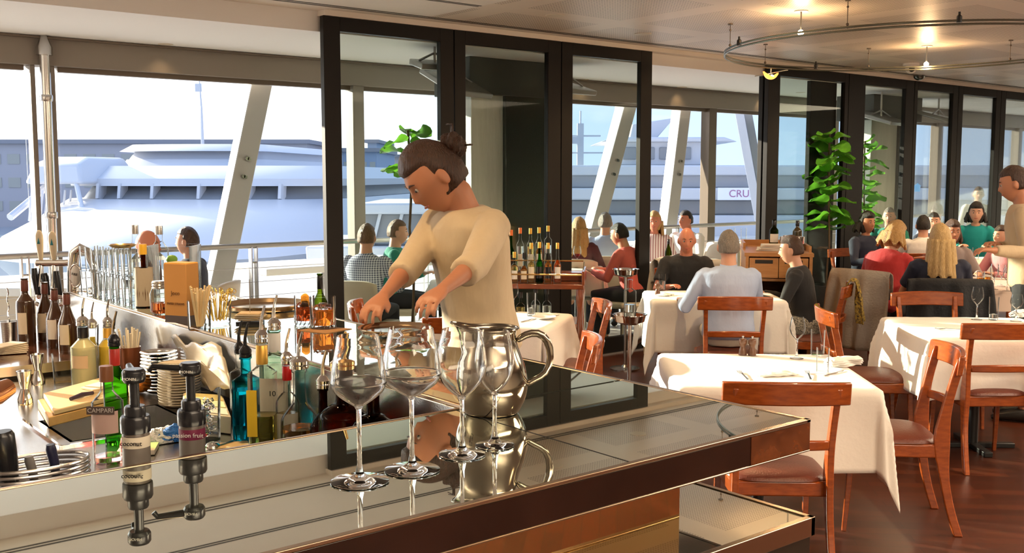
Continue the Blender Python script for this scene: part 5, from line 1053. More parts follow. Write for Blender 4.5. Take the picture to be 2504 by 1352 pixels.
specs = [(1250, .1, 566, 'green', 'round', 'green bottle with white label, back row left on the trolley'), (1272, .1, 561, 'clear', 'wine', 'clear bottle with orange neck in the trolley\'s back row'), (1297, .1, 562, 'gold', 'wine', 'golden whisky bottle in the middle of the trolley\'s back row'), (1318, .1, 560, 'amber', 'straight', 'amber bottle with silver neck in the trolley\'s back row'), (1340, .1, 556, 'clear', 'gin', 'tall pale bottle at the right of the trolley\'s back row'),
         (1237, -.12, 592, 'amber', 'straight', 'small amber bottle at the left front of the trolley'), (1258, -.12, 620, 'gold', 'flask', 'squat golden bottle in the trolley\'s front row'), (1281, -.12, 622, 'amber', 'round', 'round amber bottle left in the trolley\'s front row'), (1299, -.12, 598, 'gold', 'straight', 'tall golden bottle in the trolley\'s front row'), (1319, -.12, 596, 'green', 'round', 'bright green bottle in the trolley\'s front row'), (1340, -.12, 598, 'amber', 'straight', 'dark amber bottle in the trolley\'s front row'), (1363, -.12, 598, 'dark', 'round', 'bottle with orange cap at the right end of the trolley')]
for px, ly, top, k, kd, lab in specs:
    p = tp(px, ly, ztop+(.061 if ly > 0 else .0)); gm = {'green': M_green, 'clear': M_cgb, 'gold': M_cgb, 'amber': M_cgb, 'dark': M_cgb}[k]; lq = {'green': None, 'clear': L_clear, 'gold': L_gold, 'amber': L_amber, 'dark': liquid('dark amber', (.8, .2, .03))}[k]
    bset('spirit_bottle', lab, kd, p, .027, gm, lq, top=top, fill=.6, lab=[M_paper, M_paperw, M_blk][int(px) % 3], lz=(.12, .42), lw=.7, cap=1, capm=[M_blk, principled('orange cap', (.8, .18, .03), .4), M_gfoil][(int(px)//7) % 3], group='bottles on the trolley')
for px, top, k, lab in [(1225, 712, L_clear, 'bottle at the left of the trolley\'s lower shelf'), (1273, 718, L_gold, 'golden bottle on the trolley\'s lower shelf'), (1310, 706, L_clear, 'dark capped bottle on the trolley\'s lower shelf'), (1337, 709, L_clear, 'clear bell shaped bottle on the trolley\'s lower shelf')]:
    bset('spirit_bottle', lab, 'flask', tp(px, -.05, ztop-.284), .034, M_cgb, k, top=top, fill=.5, group='bottles on the trolley', cap=1, capm=M_blk)

# ---- waiter station
A_, B_, C_ = at(1824, 612, 1.08), at(1988, 614, 1.08), at(2057, 588, 1.08); ex_ = (B_-A_); L_ = ex_.length; ang = math.atan2(ex_.y, ex_.x)
ws = thing('waiter_station', 'light wooden service cabinet with drawers and open shelf by the glass doors', 'cabinet', (A_.x, A_.y, 0), ang)
M_lw = principled('honey veneer', (.42, .20, .065), .35, noise_=((.34, .15, .045), 5), stretch=(1, 8, 8)); D_ = 1.0; hz = 1.06
MB().box((L_/2, D_/2, hz-.015), (L_+.02, D_, .03)).build('top', M_lw, ws, bevel=.002)
MB().bb((0, 0, 0), (.025, D_, hz-.03)).build('side_panel', M_lw, ws); MB().bb((L_-.025, 0, 0), (L_, D_, hz-.03)).build('side_panel', M_lw, ws); MB().bb((.025, D_-.02, 0), (L_-.025, D_, hz-.03)).build('back_panel', M_lw, ws); MB().bb((0, D_*.5, hz), (.02, D_, hz+.05)).bb((0, D_-.02, hz), (L_, D_, hz+.05)).bb((L_-.02, .1, hz), (L_, D_, hz+.05)).build('gallery', M_lw, ws)
for i in range(2):
    x0, x1 = .03+i*(L_-.06)/2, .03+(i+1)*(L_-.06)/2-.005; dr = MB().bb((x0, -.012, hz-.20), (x1, .3, hz-.04)).build('drawer', M_lw, ws, bevel=.002); MB().bb(((x0+x1)/2-.07, -.0125, hz-.085), ((x0+x1)/2+.07, -.01, hz-.055)).build('finger_slot', M_slit, dr)
for z in (hz-.23, hz-.52, .12): MB().bb((.025, .02, z), (L_-.025, D_-.02, z+.022)).build('shelf', M_lw, ws)
MB().bb((.025, 0, hz-.62), (L_-.025, .02, hz-.5)).build('lower_front', M_lw, ws)
R2 = Matrix.Rotation(ang, 3, 'Z')
def onst(x, y, z): return V((A_.x, A_.y, 0))+R2@V((x, y, z))
for i in range(9): p = MB().lathe([(0, .002), (.06, 0), (.1, .012), (.1, .015), (.06, .004), (0, .004)], 28).build('plate', principled('white china', (.8, .79, .76), .2)); p.location = onst(L_*.72, .25, hz-.496+.012*i); tag(p, 'white plate in the stack on the cabinet\'s open shelf' if i < 8 else 'topmost white plate of the stack on the cabinet\'s open shelf', 'plate', 'plates on the cabinet shelf')
p = MB().lathe([(0, .002), (.06, 0), (.1, .012), (.1, .015), (0, .004)], 28).build('plate', principled('white china', (.8, .79, .76), .2)); p.location = onst(L_*.35, .25, hz-.496); tag(p, 'single white plate on the cabinet\'s open shelf', 'plate')
for i in range(6): p = MB().box((0, 0, 0), (.24, .17, .008)).build('menu', principled('menu paper', (.66, .62, .55), .7)); p.location = onst(.22+.01*i, .3, hz+.005+.009*i); p.rotation_euler.z = ang+.12*(i % 3)-.1; tag(p, 'menu sheet lying in the pile on the service cabinet' if i < 5 else 'topmost menu of the pile on the service cabinet', 'menu', 'menus piled on the cabinet')
pa, pb = onst(L_*.5, .62, hz+.002), onst(L_*.86, .55, hz+.002)
bset('wine_bottle', 'green wine bottle with pale label, left on the service cabinet', 'wine', pa, .038, glassy('green wine glass', (.25, .32, .05), 1.1, edge=.6), top=537, neck=M_blk, lab=M_paperw, group='wine bottles on the cabinet'); bset('wine_bottle', 'dark olive wine bottle with white label, right on the service cabinet', 'wine', pb, .04, principled('dark olive bottle', (.04, .03, .01), .12, coat=.6), top=539, neck=M_blk, lab=M_paperw, lz=(.02, .4), group='wine bottles on the cabinet')
for px, lab in [(1941, 'left steel cup on the service cabinet'), (1966, 'steel wine cooler between the two bottles'), (1944, 'small steel cup behind the wine cooler')]:
    q = at(px, 598, 1.06); k = thing('steel_cup', lab, 'cup', onst(L_*(.62 if px == 1941 else .84 if px == 1966 else .7), .42 if px != 1944 else .6, hz+.002)); MB().lathe([(0, 0), (.055 if px == 1966 else .03, 0), (.06 if px == 1966 else .034, .11), (.055 if px == 1966 else .03, .11), (.05 if px == 1966 else .026, .01), (0, .01)], 28).build('cup', M_chrome, k)

# ---- fiddle leaf figs
def leaf(m, p, d, L, w, droop, rnd):
    d = d.normalized(); sd = d.cross(V((0, 0, 1))); sd = sd.normalized() if sd.length > .1 else V((1, 0, 0)); nu, nv = 8, 4; roll = rnd.uniform(-.6, .6); nr = sd.cross(d); sd = (sd*math.cos(roll)+nr*math.sin(roll)); nr = sd.cross(d)
    def f(u, v):
        ww = w*(math.sin(PI*min(1, u**.8))**.6)*(.6+.55*u)*(1-.12*math.cos(u*12)); x = (v-.5)*2
        return V(p)+d*(L*u)+sd*(ww*x)+nr*(.12*L*x*x-.02*math.sin(9*u)*abs(x))+V((0, 0, -droop*u*u*L))
    m.grid(f, nu, nv)
M_leaf = principled('fig leaf', (.05, .19, .018), .3, noise_=((.09, .28, .03), 9)); 
def _tl():
    b = M_leaf.node_tree.nodes['Principled BSDF']; t = M_leaf.node_tree; tr_ = nd(t, 'ShaderNodeBsdfTranslucent'); tr_.inputs[0].default_value = (.18, .5, .04, 1); mx = nd(t, 'ShaderNodeMixShader', i={0: .35}); ou = [n_ for n_ in t.nodes if n_.type == 'OUTPUT_MATERIAL'][0]
    t.links.new(b.outputs[0], mx.inputs[1]); t.links.new(tr_.outputs[0], mx.inputs[2]); t.links.new(mx.outputs[0], ou.inputs[0])
_tl()
def fig(lab, loc, H, zlo, n, seed, potr=.2, spread=.16, Ls=(.16, .26)):
    rnd = random.Random(seed); g = thing('fig_tree', lab, 'plant', loc); h0 = .45
    MB().lathe([(0, 0), (potr*.8, 0), (potr, h0), (potr*.9, h0), (potr*.85, h0-.05), (0, h0-.05)], 28).build('pot', principled('dark planter', (.03, .03, .03), .5), g)
    st_ = [(0, 0, h0-.05)]+[(.03*math.sin(k*1.3), .03*math.cos(k), h0+(H-h0)*k/8) for k in range(1, 9)]; MB().tube(st_, .011, 8).build('stem', principled('bark', (.12, .08, .05), .8), g)
    m = MB()
    for k in range(n):
        z = zlo+(H-zlo)*(k+.5)/n; a = k*2.4+rnd.uniform(-.4, .4); d = V((math.cos(a), math.sin(a), rnd.uniform(-.1, .7))); leaf(m, (.02*math.cos(a), .02*math.sin(a), z), d, rnd.uniform(*Ls), rnd.uniform(.11, .15), rnd.uniform(.1, .5), rnd)
    m.build('leaves', M_leaf, g, sharp=80, recalc=False); return g
q = atd(1003, 350, 8.42); fig('fig plant whose top leaves rise behind the waitress\'s hair', (q.x, q.y, 0), zat((q.x, q.y), 318), 1.62, 12, 4, Ls=(.2, .28), potr=.12)
q = atd(2028, 450, 11.6); fig('tall fig plant inside the folded far door, left of the grey posts', (q.x, q.y, 0), zat((q.x, q.y), 325), 1.05, 34, 9, Ls=(.2, .33))
q = atd(2114, 450, 13.15); fig('fig plant right behind the black door post beside the charcoal column', (q.x, q.y, 0), zat((q.x, q.y), 345), .95, 30, 13, Ls=(.2, .3), potr=.13)
# small wall lantern
q = aty(2240, 458, 7.55); ln = thing('lantern', 'small blue lit lantern on the dark column at the far right', 'lamp', (q.x, 7.53, q.z)); MB().lathe([(0, .06), (.05, .02), (.04, .02), (.035, -.06), (0, -.06)], 10).build('lantern_body', principled('blue lantern', (.1, .25, .45), .3, emis=(.2, .5, .9), estr=.5), ln)
# ================================================================== people
SKIN = {'fair': principled('fair skin', (.62, .33, .22), .5, sss=.1), 'tan': principled('tanned skin', (.46, .20, .11), .5, sss=.1), 'red': principled('ruddy skin', (.55, .21, .13), .45, sss=.1)}
def hairmat(name, c, c2): return principled(name, c, .42, noise_=(c2, 28), bump=.6, bscale=35, stretch=(6, 6, 1))
HAIR = {'brown': hairmat('brown hair', (.075, .032, .015), (.035, .015, .008)), 'dark': hairmat('dark hair', (.022, .014, .010), (.010, .007, .005)), 'blonde': hairmat('blonde hair', (.55, .34, .12), (.38, .21, .07)), 'lightbrown': hairmat('light brown hair', (.20, .11, .05), (.12, .06, .03)), 'grey': hairmat('grey hair', (.30, .26, .22), (.16, .14, .12)), 'paleblonde': hairmat('pale blonde hair', (.66, .47, .22), (.48, .31, .12)), 'auburn': hairmat('dark auburn hair', (.055, .020, .009), (.025, .009, .004))}
def sstep(a, b, x): t = min(1, max(0, (x-a)/(b-a))); return t*t*(3-2*t)
def headfn(d, p):
    p = V((d.x*.073, d.y*.093, d.z*.116))
    if d.z < .1:
        t = max(0, .1-d.z)**1.15; p.x *= 1-.30*t
        if d.y > 0: p.y += .010*t; p.y *= 1-.10*t
        else: p.y *= 1-.38*t
    g = lambda cx, cz, s: math.exp(-((d.x-cx)**2+(d.z-cz)**2)/(s*s)) if d.y > 0 else 0
    p.y += .020*g(0, -.18, .10)+.010*g(0, -.02, .09)-.010*(g(.34, .08, .15)+g(-.34, .08, .15))+.005*(g(.3, .27, .16)+g(-.3, .27, .16))+.006*g(0, -.50, .17)+.004*g(0, -.86, .2)
    return p
def person(label, head, face, sit=True, lean=.08, side=0, hy=0, hp=0, hr=0, skin='fair', hair='brown', style='short', shirt=None, sleeve='long', legs=None, arms='table', hands=None, sc=1, fem=False, ztop=None, vox=.009, shoes=True, collar=False, beard=None, name='person', bulk=1, neckline=0, lower=True, twist=0, hs=1.0, wf=.88):
    """head: plan spot and height of the crown; face: plan direction one faces"""
    rz = math.atan2(face[1], face[0])-PI/2
    hz = .575 if sit else .93
    Hp = V((0, 0, hz)); u = V((side, math.sin(lean), math.cos(lean))).normalized(); sp = .47 if sit else .49; N = Hp+u*sp
    nk = N+V((side*.5, math.sin(lean*1.2+hp*.35), 1)).normalized()*.068
    Rh = Matrix.Rotation(hy, 3, 'Z')@Matrix.Rotation(-hp, 3, 'X')@Matrix.Rotation(hr, 3, 'Y')@Matrix.Scale(hs, 3)
    hc = nk+Rh@V((0, .022, .085)); top = hc.z+.118
    k = head[2]/top if sit is False or True else 1
    Rz = Matrix.Rotation(rz, 3, 'Z'); off = Rz@(hc*k); loc = V((head[0]-off.x, head[1]-off.y, 0))
    P_ = thing(name, label, 'person', loc, rz); P_.scale = (k,)*3
    w = (wf if fem else 1.0); sh = .175*w; Rt = Matrix.Rotation(twist, 3, 'Z')
    S = [N-u*.048+Rt@V((s*sh, 0, 0)) for s in (-1, 1)]
    def ik(a, b, L1, L2, pole):
        d = b-a; L = min(d.length, L1+L2-.004); dn = d.normalized(); b = a+dn*L; x = (L1*L1-L2*L2+L*L)/(2*L); h = math.sqrt(max(0, L1*L1-x*x)); pl = V(pole); pl = (pl-dn*pl.dot(dn)).normalized(); return a+dn*x+pl*h, b
    if hands is None:
        hands = {'table': [(-.15, .40, .80), (.15, .40, .80)], 'lap': [(-.12, .22, .66), (.12, .22, .66)], 'down': [(-.24, .04, hz-.12), (.24, .04, hz-.12)], 'chin': [(-.08, .33, .80), (.03, .2, 1.0)]}[arms]
        hands = [V(h) for h in hands]
    else: hands = [Rz.transposed()@((V(h)-loc))/k for h in hands]
    joints = []
    for i, s in enumerate((-1, 1)):
        e, wr = ik(S[i], hands[i], .28, .255, (s*.6, -.15, -1)); joints.append((S[i], e, wr))
    # --- body, one surface
    b = MB(); tw = lambda t, rx, ry: (Hp+u*t*sp, (rx*w*bulk, ry*bulk))
    sec = [tw(-.06, .10, .08), tw(0, .135, .098), tw(.22, .125, .088), tw(.5, .135, .092), tw(.75, .155, .095), tw(.92, .15, .082), tw(1.0, .085, .065)]
    b.tube([a for a, _ in sec], [r for _, r in sec], 20, ref=(1, 0, 0))
    b.tube([N-u*.06, N, nk, nk+Rh@V((0, .005, .03))], [.075, .060*w, .054*w, .052*w], 16)
    b.ball(hc, 1, 48, 40, M=Rh, fn=headfn)
    for s in (-1, 1): b.ball(hc+Rh@V((s*.074, -.008, -.006)), (.010, .019, .031), 12, 10, M=Rh@Matrix.Rotation(s*-.35, 3, 'Z'))
    fr = .0078 if vox > .006 else .0074
    for i, s in enumerate((-1, 1)):
        a, e, wr = joints[i]; am = .88 if fem else 1
        b.tube([a, a+(e-a)*.5, e, e+(wr-e)*.3, e+(wr-e)*.75, wr], [.044*am, .040*am, .034*am, .036*am, .026*am, .022*am], 14)
        dr = (wr-e).normalized(); sd = dr.cross(V((0, 0, 1))); sd = sd.normalized() if sd.length > .2 else V((s, 0, 0)); sd = sd*(-1 if sd.x*s > 0 else 1)*-1   # outward side
        nrm = dr.cross(sd).normalized(); nrm = nrm if nrm.z < 0 else -nrm      # palm side, facing down
        if abs(nrm.z) < .3: nrm = V((-s, 0, 0))
        b.tube([wr, wr+dr*.03, wr+dr*.06, wr+dr*.085], [(.023, .017), (.034, .016), (.038, .014), (.037, .011)], 14, ref=sd)
        for f, (ox, L) in enumerate([(-.030, .068), (-.0105, .078), (.0105, .073), (.030, .056)]):
            o_ = wr+dr*(.080-abs(ox)*.15)+sd*(-ox if True else ox); c1_, c2_ = .35+.08*f, .85+.1*f
            q1 = o_+(dr*math.cos(c1_*.5)+nrm*math.sin(c1_*.5)-sd*ox*2)*L*.42; q2 = q1+(dr*math.cos(c1_+.3)+nrm*math.sin(c1_+.3))*L*.33; q3 = q2+(dr*math.cos(c2_+.4)+nrm*math.sin(c2_+.4))*L*.27
            b.tube([o_-dr*.012, o_, q1, q2, q3], [fr*1.1, fr*1.1, fr, fr*.95, fr*.75], 8)
        th = wr+dr*.025-sd*.022; td = (dr*.75-sd*.55+nrm*.35).normalized(); b.tube([th, th+td*.03, th+td*.03+(dr*.9+nrm*.3-sd*.1).normalized()*.03], [fr*1.35, fr*1.25, fr*.85], 8)
    kn = []
    for s in (-1, 1):
        if sit: J = [Hp+V((s*.085, 0, -.01)), Hp+V((s*.10, .38, -.02)), V((s*.11, .36, .09))]
        else: J = [Hp+V((s*.085, 0, -.02)), V((s*.095, .02, .50)), V((s*.10, -.01, .09))]
        kn.append(J); b.tube([J[0], (J[0]+J[1])/2, J[1], (J[1]+J[2])/2+V((0, -.015, .05)), J[2]], [.078, .068, .05, .048, .034], 14)
        b.tube([J[2]+V((0, -.03, -.035)), J[2]+V((0, .05, -.05)), J[2]+V((0, .15, -.065))], [(.032, .03), (.036, .03), (.03, .018)], 12, ref=(1, 0, 0))
    body = b.build('body', SKIN[skin], P_, remesh=vox, sm=2)
    # --- face parts
    if True:
        for s in (-1, 1):
            ec = Rh@V((s*.028, .0745, .010))+hc; ey = MB().ball(ec, .0098, 12, 10).build('eye', principled('eye white', (.42, .38, .34), .3), P_); MB().ball(ec+Rh@V((0, .0075, -.001)), .0052, 10, 8).build('iris', M_blk, ey)
            MB().tube([hc+Rh@V((s*.012, .090, .030)), hc+Rh@V((s*.03, .0885, .036)), hc+Rh@V((s*.046, .077, .030))], [.0022, .0034, .0018], 8).build('eyebrow', HAIR[hair], P_)
        MB().tube([hc+Rh@V((-.021, .0815, -.052)), hc+Rh@V((0, .0885, -.054)), hc+Rh@V((.021, .0815, -.052))], [(.003, .003), (.0055, .005), (.003, .003)], 8).build('lips', principled('lips', (.42, .12, .09), .4), P_)
    # --- hair
    if style != 'none':
        def hf(d, p):
            p = V((d.x*.073, d.y*.093, d.z*.116)); lim = {'short': -.25, 'bald': 0, 'bun': -.45, 'long': -.7, 'bob': -.75, 'tied': -.45}[style]
            front = sstep(-.05, .35, d.y)*(1-sstep(.42, .62, d.z)); under = 1-sstep(lim-.25, lim, d.z); side_ = sstep(.55, .95, abs(d.x))*(1-sstep(-.05, .25, d.z))*sstep(-.35, .1, d.y)*(0 if style in ('long', 'bob') else 1)
            cut = max(front, under, side_)
            if style == 'bald': cut = max(cut, sstep(.25, .5, d.z))
            th = {'short': 1.10, 'bald': 1.05, 'bun': 1.13, 'long': 1.17, 'bob': 1.24, 'tied': 1.12}[style]
            th += .025*noise.noise(d*5+V((len(label), 0, 0)))+.012*math.sin(9*math.atan2(d.x, d.z)); return p*(th*(1-cut)+.82*cut)
        h = MB().ball(hc, 1, 56, 44, M=Rh, fn=hf)
        if style in ('bun', 'tied'):
            bc = hc+Rh@V((0, -.115, .035)) if style == 'bun' else hc+Rh@V((0, -.1, -.03)); h.ball(bc, 1, 28, 20, M=Rh, fn=lambda d, p: V((d.x*.046, d.y*.036, d.z*.042))*(1+.14*math.sin(6*math.atan2(d.x, d.z)+4*d.y)+.1*noise.noise(d*4)))
            for q in range(5): h.tube([bc+Rh@V((.03*math.sin(q*2), -.02, .03*math.cos(q*2))), bc+Rh@V((.05*math.sin(q*2), -.04, .055*math.cos(q*2))), bc+Rh@V((.055*math.sin(q*2+.4), -.03, .065*math.cos(q*2+.3)))], [.004, .003, .0015], 6)
        h.build('hair', HAIR[hair], P_, sharp=75)
        if style in ('long', 'bob'):
            Lh = .30 if style == 'long' else .10; cc_ = hc+Rh@V((0, -.045, -.02)); m = MB()
            def lf(a_, v):
                a = -PI*.5+(a_-.5)*PI*1.35; rr = (.088+.03*v)*(1+.05*math.sin(a*14)+.04*noise.noise(V((a*3, v*2, len(label))))); z = -Lh*v-.06*v*math.sin(a*2)*0; return Rh@V((rr*math.cos(a)*1.0, rr*math.sin(a)*.85-.0*v, .03))+cc_+V((0, -.02*v, z+.02*math.sin(a*9)*v))
            m.grid(lf, 44, 12); m.build('hair_lengths', HAIR[hair], P_, sharp=80, solid=.022)
    if beard: MB().ball(hc+Rh@V((0, .035, -.055)), (.055, .056, .06), 18, 12, M=Rh).build('beard', HAIR[beard], P_)
    # --- clothes
    g = .012; s2 = [tw(-.10, .12, .09), tw(-.04, .158, .118), tw(.05, .160, .118), tw(.25, .150, .108), tw(.5, .158, .110), tw(.75, .180, .114), tw(.91, .178, .100), tw(.985, .118, .084), tw(1.035-neckline, .074, .066)]
    c = MB(); c.tube([a for a, _ in s2], [r for _, r in s2], 24, ref=(1, 0, 0))
    for i, s in enumerate((-1, 1)):
        a, e, wr = joints[i]; c.ball(a+V((-s*.012, 0, -.004)), (.062*w, .06, .06), 14, 10)
        if sleeve == 'long': c.tube([a, a+(e-a)*.5, e, e+(wr-e)*.5, e+(wr-e)*.93], [.060, .054, .050, .043, .034], 16)
        elif sleeve == 'three': c.tube([a, a+(e-a)*.5, e, e+(wr-e)*.35], [.062, .058, .052, .050], 16)
        else: c.tube([a, a+(e-a)*.4, a+(e-a)*.72], [.062, .058, .060], 16)
    sh_ = c.build('shirt', shirt, P_, remesh=.011 if vox > .006 else .009, sm=3)
    if collar:
        MB().tube([N+u*.012+V((.058*w*math.cos(t*PI/10), .055*math.sin(t*PI/10), .004*math.sin(t*PI/10))) for t in range(21)], [(.018, .006)]*21, 8, ref=(0, 0, 1)).build('collar', shirt, P_)
    if lower:
        t_ = MB(); t_.tube([Hp+V((0, 0, .06)), Hp, Hp+V((0, .0, -.085))], [(.150*w, .112), (.165*w, .122), (.13*w, .10)], 22, ref=(1, 0, 0))
        for J in kn: t_.tube([J[0], (J[0]+J[1])/2, J[1], (J[1]+J[2])/2, J[2]+V((0, 0, .02))], [.094, .083, .066, .060, .052], 14)
        t_.build('trousers', legs or principled('dark trousers', (.02, .021, .028), .8), P_, remesh=.014, sm=3)
        for J in kn: MB().tube([J[2]+V((0, -.055, -.05)), J[2]+V((0, .0, -.035)), J[2]+V((0, .08, -.05)), J[2]+V((0, .165, -.066)), J[2]+V((0, .19, -.072))], [(.034, .034), (.042, .052), (.042, .036), (.034, .022), (.016, .014)], 14, ref=(1, 0, 0)).build('shoe', principled('black shoe', (.015, .012, .01), .35), P_)
    return P_
def fab(name, c, c2=None, sc=6): return principled(name, c, .85, noise_=(c2, sc) if c2 else None, bump=.7, bscale=9, sheen=.1, stretch=(1, 1, .45))
def check_mat():
    m = bpy.data.materials.new('navy check shirt'); m.use_nodes = True; t = m.node_tree; b = t.nodes['Principled BSDF']; b.inputs['Roughness'].default_value = .85
    c = nd(t, 'ShaderNodeTexCoord'); s = nd(t, 'ShaderNodeSeparateXYZ'); t.links.new(c.outputs['Object'], s.inputs[0]); outs = []
    for a in ('X', 'Z'):
        m1 = nd(t, 'ShaderNodeMath', operation='MULTIPLY', i={1: 52}); t.links.new(s.outputs[a], m1.inputs[0]); f = nd(t, 'ShaderNodeMath', operation='FRACT'); t.links.new(m1.outputs[0], f.inputs[0]); l = nd(t, 'ShaderNodeMath', operation='LESS_THAN', i={1: .42}); t.links.new(f.outputs[0], l.inputs[0]); outs.append(l.outputs[0])
    ad = nd(t, 'ShaderNodeMath', operation='ADD', i={}); t.links.new(outs[0], ad.inputs[0]); t.links.new(outs[1], ad.inputs[1]); h = nd(t, 'ShaderNodeMath', operation='MULTIPLY', i={1: .5}); t.links.new(ad.outputs[0], h.inputs[0])
    x = nd(t, 'ShaderNodeMix', data_type='RGBA'); x.inputs[6].default_value = (.60, .66, .80, 1); x.inputs[7].default_value = (.02, .03, .09, 1); t.links.new(h.outputs[0], x.inputs[0]); t.links.new(x.outputs[2], b.inputs['Base Color']); return m
def stripe_mat():
    m = bpy.data.materials.new('striped blouse'); m.use_nodes = True; t = m.node_tree; b = t.nodes['Principled BSDF']; b.inputs['Roughness'].default_value = .85
    c = nd(t, 'ShaderNodeTexCoord'); s = nd(t, 'ShaderNodeSeparateXYZ'); t.links.new(c.outputs['Object'], s.inputs[0]); m1 = nd(t, 'ShaderNodeMath', operation='MULTIPLY', i={1: 34}); t.links.new(s.outputs['X'], m1.inputs[0]); f = nd(t, 'ShaderNodeMath', operation='FRACT'); t.links.new(m1.outputs[0], f.inputs[0]); l = nd(t, 'ShaderNodeMath', operation='LESS_THAN', i={1: .3}); t.links.new(f.outputs[0], l.inputs[0])
    x = nd(t, 'ShaderNodeMix', data_type='RGBA'); x.inputs[6].default_value = (.78, .70, .66, 1); x.inputs[7].default_value = (.28, .08, .08, 1); t.links.new(l.outputs[0], x.inputs[0]); t.links.new(x.outputs[2], b.inputs['Base Color']); return m
TOCAM, AWAY, LEFT, RIGHT = V((-.63, -.78, 0)), V((.63, .78, 0)), V((-.78, .63, 0)), V((.78, -.63, 0))
def dirn(l, a): return LEFT*l+AWAY*a
S_cream = fab('cream blouse', (.66, .54, .36), (.60, .48, .31)); S_lblue = fab('pale blue shirt', (.42, .52, .74), (.38, .48, .70)); S_white = fab('white shirt', (.76, .75, .74)); S_black = fab('black top', (.014, .014, .016)); S_maroon = fab('maroon top', (.07, .012, .02)); S_pink = fab('coral pink top', (.66, .12, .10)); S_lpink = fab('pale pink top', (.72, .30, .32)); S_red = fab('crimson sweater', (.38, .022, .025)); S_teal = fab('teal top', (.01, .30, .30)); S_beige = fab('beige shirt', (.50, .38, .24)); S_grey = fab('greyish rose top', (.30, .24, .23)); S_green = fab('green top', (.02, .22, .16)); S_navy = fab('navy top', (.015, .02, .045)); S_check = check_mat(); S_stripe = stripe_mat()
# waitress leaning over the side counter
hq = at(1062, 350, 1.80); h1, h2 = at(905, 768, 1.19), at(1010, 812, 1.195)
wt_ = person('waitress with dark auburn hair in a bun and cream blouse, bent over the side counter', (hq.x, hq.y, 1.80), (-.97, .12), sit=False, lean=.16, hp=.72, hy=-.2, hr=.05, hs=1.1, wf=1.0, bulk=1.12, skin='tan', hair='auburn', style='bun', shirt=S_cream, sleeve='three', hands=[h2+V((.0, .0, .02)), h1], fem=True, vox=.0055, twist=.1, neckline=.02, legs=S_black)
tw_ = thing('cutlery_tray', 'round tray of cutlery the waitress is sorting on the side counter', 'tray', at(965, 812, BZ+.002)); MB().lathe([(0, .003), (.11, .003), (.12, .015), (.125, .016), (.125, .019), (.117, .017), (.108, .007), (0, .006)], 48).build('tray', MATS['aged brass tray'], tw_)
for k, kl in enumerate(['bottom one of the crossed knives on the cutlery tray', 'second knife from the bottom on the cutlery tray', 'steel knife in the middle of the pile on the cutlery tray', 'brass toned knife near the top of the pile on the cutlery tray', 'topmost knife on the cutlery tray under the waitress\'s hand']):
    kf = thing('knife', kl, 'knife', at(965, 812, BZ+.013+.009*k), .3*k, 'cutlery on the round tray'); MB().tube([(-.09, 0, 0), (0, 0, 0), (.08, 0, 0)], [(.003, .006), (.003, .005), (.001, .007)], 8).build('blade_and_handle', M_gold if k % 2 else M_chrome, kf)
CH = {'wood': ch0, 'cream': cc0}
def seat(label, px, py, d, face, chair='cream', who=None, jacket=None, **k):
    q = atd(px, py, d); p = person(label, (q.x, q.y, q.z), face, **k)
    if chair: dup(CH[chair], (p.location.x, p.location.y, 0), p.rotation_euler.z, ('wooden chair of the ' if chair == 'wood' else 'cream terrace chair of the ')+who)
    if jacket: drape('jacket', jacket[0], p.location, (math.cos(p.rotation_euler.z+PI/2), math.sin(p.rotation_euler.z+PI/2)), *jacket[1:3], **jacket[3])
    return p
seat('man with brown hair in a navy checked shirt, seated with his back to us', 897, 548, 8.55, dirn(-.25, .9), who='man in the checked shirt', shirt=S_check, hair='lightbrown', collar=True)
seat('guest in a green top half hidden behind the waitress\'s arm', 972, 538, 9.45, dirn(-.9, .1), who='guest in green by the railing', shirt=S_green, hair='lightbrown', arms='chin')
seat('bald ruddy man at the left, only his crown above the bottles', 360, 562, 7.25, dirn(-.9, -.2), who='bald man behind the bottles', skin='red', hair='lightbrown', style='none', shirt=S_navy)
seat('man with short brown hair behind the glass tank at the left', 457, 556, 8.25, dirn(.9, .1), who='man behind the glass tank', hair='brown', shirt=S_navy)
seat('blonde woman in a maroon top beside the glass of red wine', 1416, 533, 10.75, dirn(-.15, .9), arms='lap', who='blonde woman in maroon', shirt=S_maroon, hair='blonde', style='long', fem=True)
seat('man with grey blond hair and pale blue shirt on the terrace', 1480, 520, 11.15, dirn(-.1, .9), arms='lap', who='man in pale blue by the railing', shirt=S_lblue, hair='grey', collar=True)
seat('guest in a coral pink top leaning left on the terrace', 1515, 546, 10.0, dirn(.8, .45), who='guest in coral pink', jacket=('white jacket draped over the cream chair of the guest in coral pink', M_whitej, .5, dict(front=.2, back=.42, z=.89, yb=-.315)), shirt=S_pink, hair='dark', lean=.22, hp=.2, style='short')
seat('woman with long blonde hair in a striped blouse facing us on the terrace', 1600, 518, 11.65, dirn(.2, -.95), who='woman in stripes', shirt=S_stripe, hair='blonde', style='long', fem=True, skin='red')
seat('man in a white shirt looking left on the terrace', 1677, 515, 12.1, dirn(.6, -.7), who='man in white by the railing', shirt=S_white, hair='dark', hy=-.3, skin='red')
seat('bald man in a black polo shirt leaning on the table', 1680, 556, 8.75, dirn(.1, -1), 'wood', who='bald man in black', shirt=S_black, hair='lightbrown', style='none', sleeve='short', lean=.18, skin='red', hp=.15, bulk=1.15)
seat('man in a light blue shirt seen from behind at the middle table', 1782, 564, 7.3, dirn(-.06, 1), 'wood', who='man in the light blue shirt', shirt=S_lblue, hair='grey', collar=True, lean=.1, bulk=1.2, hands=[atd(1668, 735, 7.55), atd(1812, 735, 7.7)], legs=fab('cream trousers', (.5, .46, .38)))
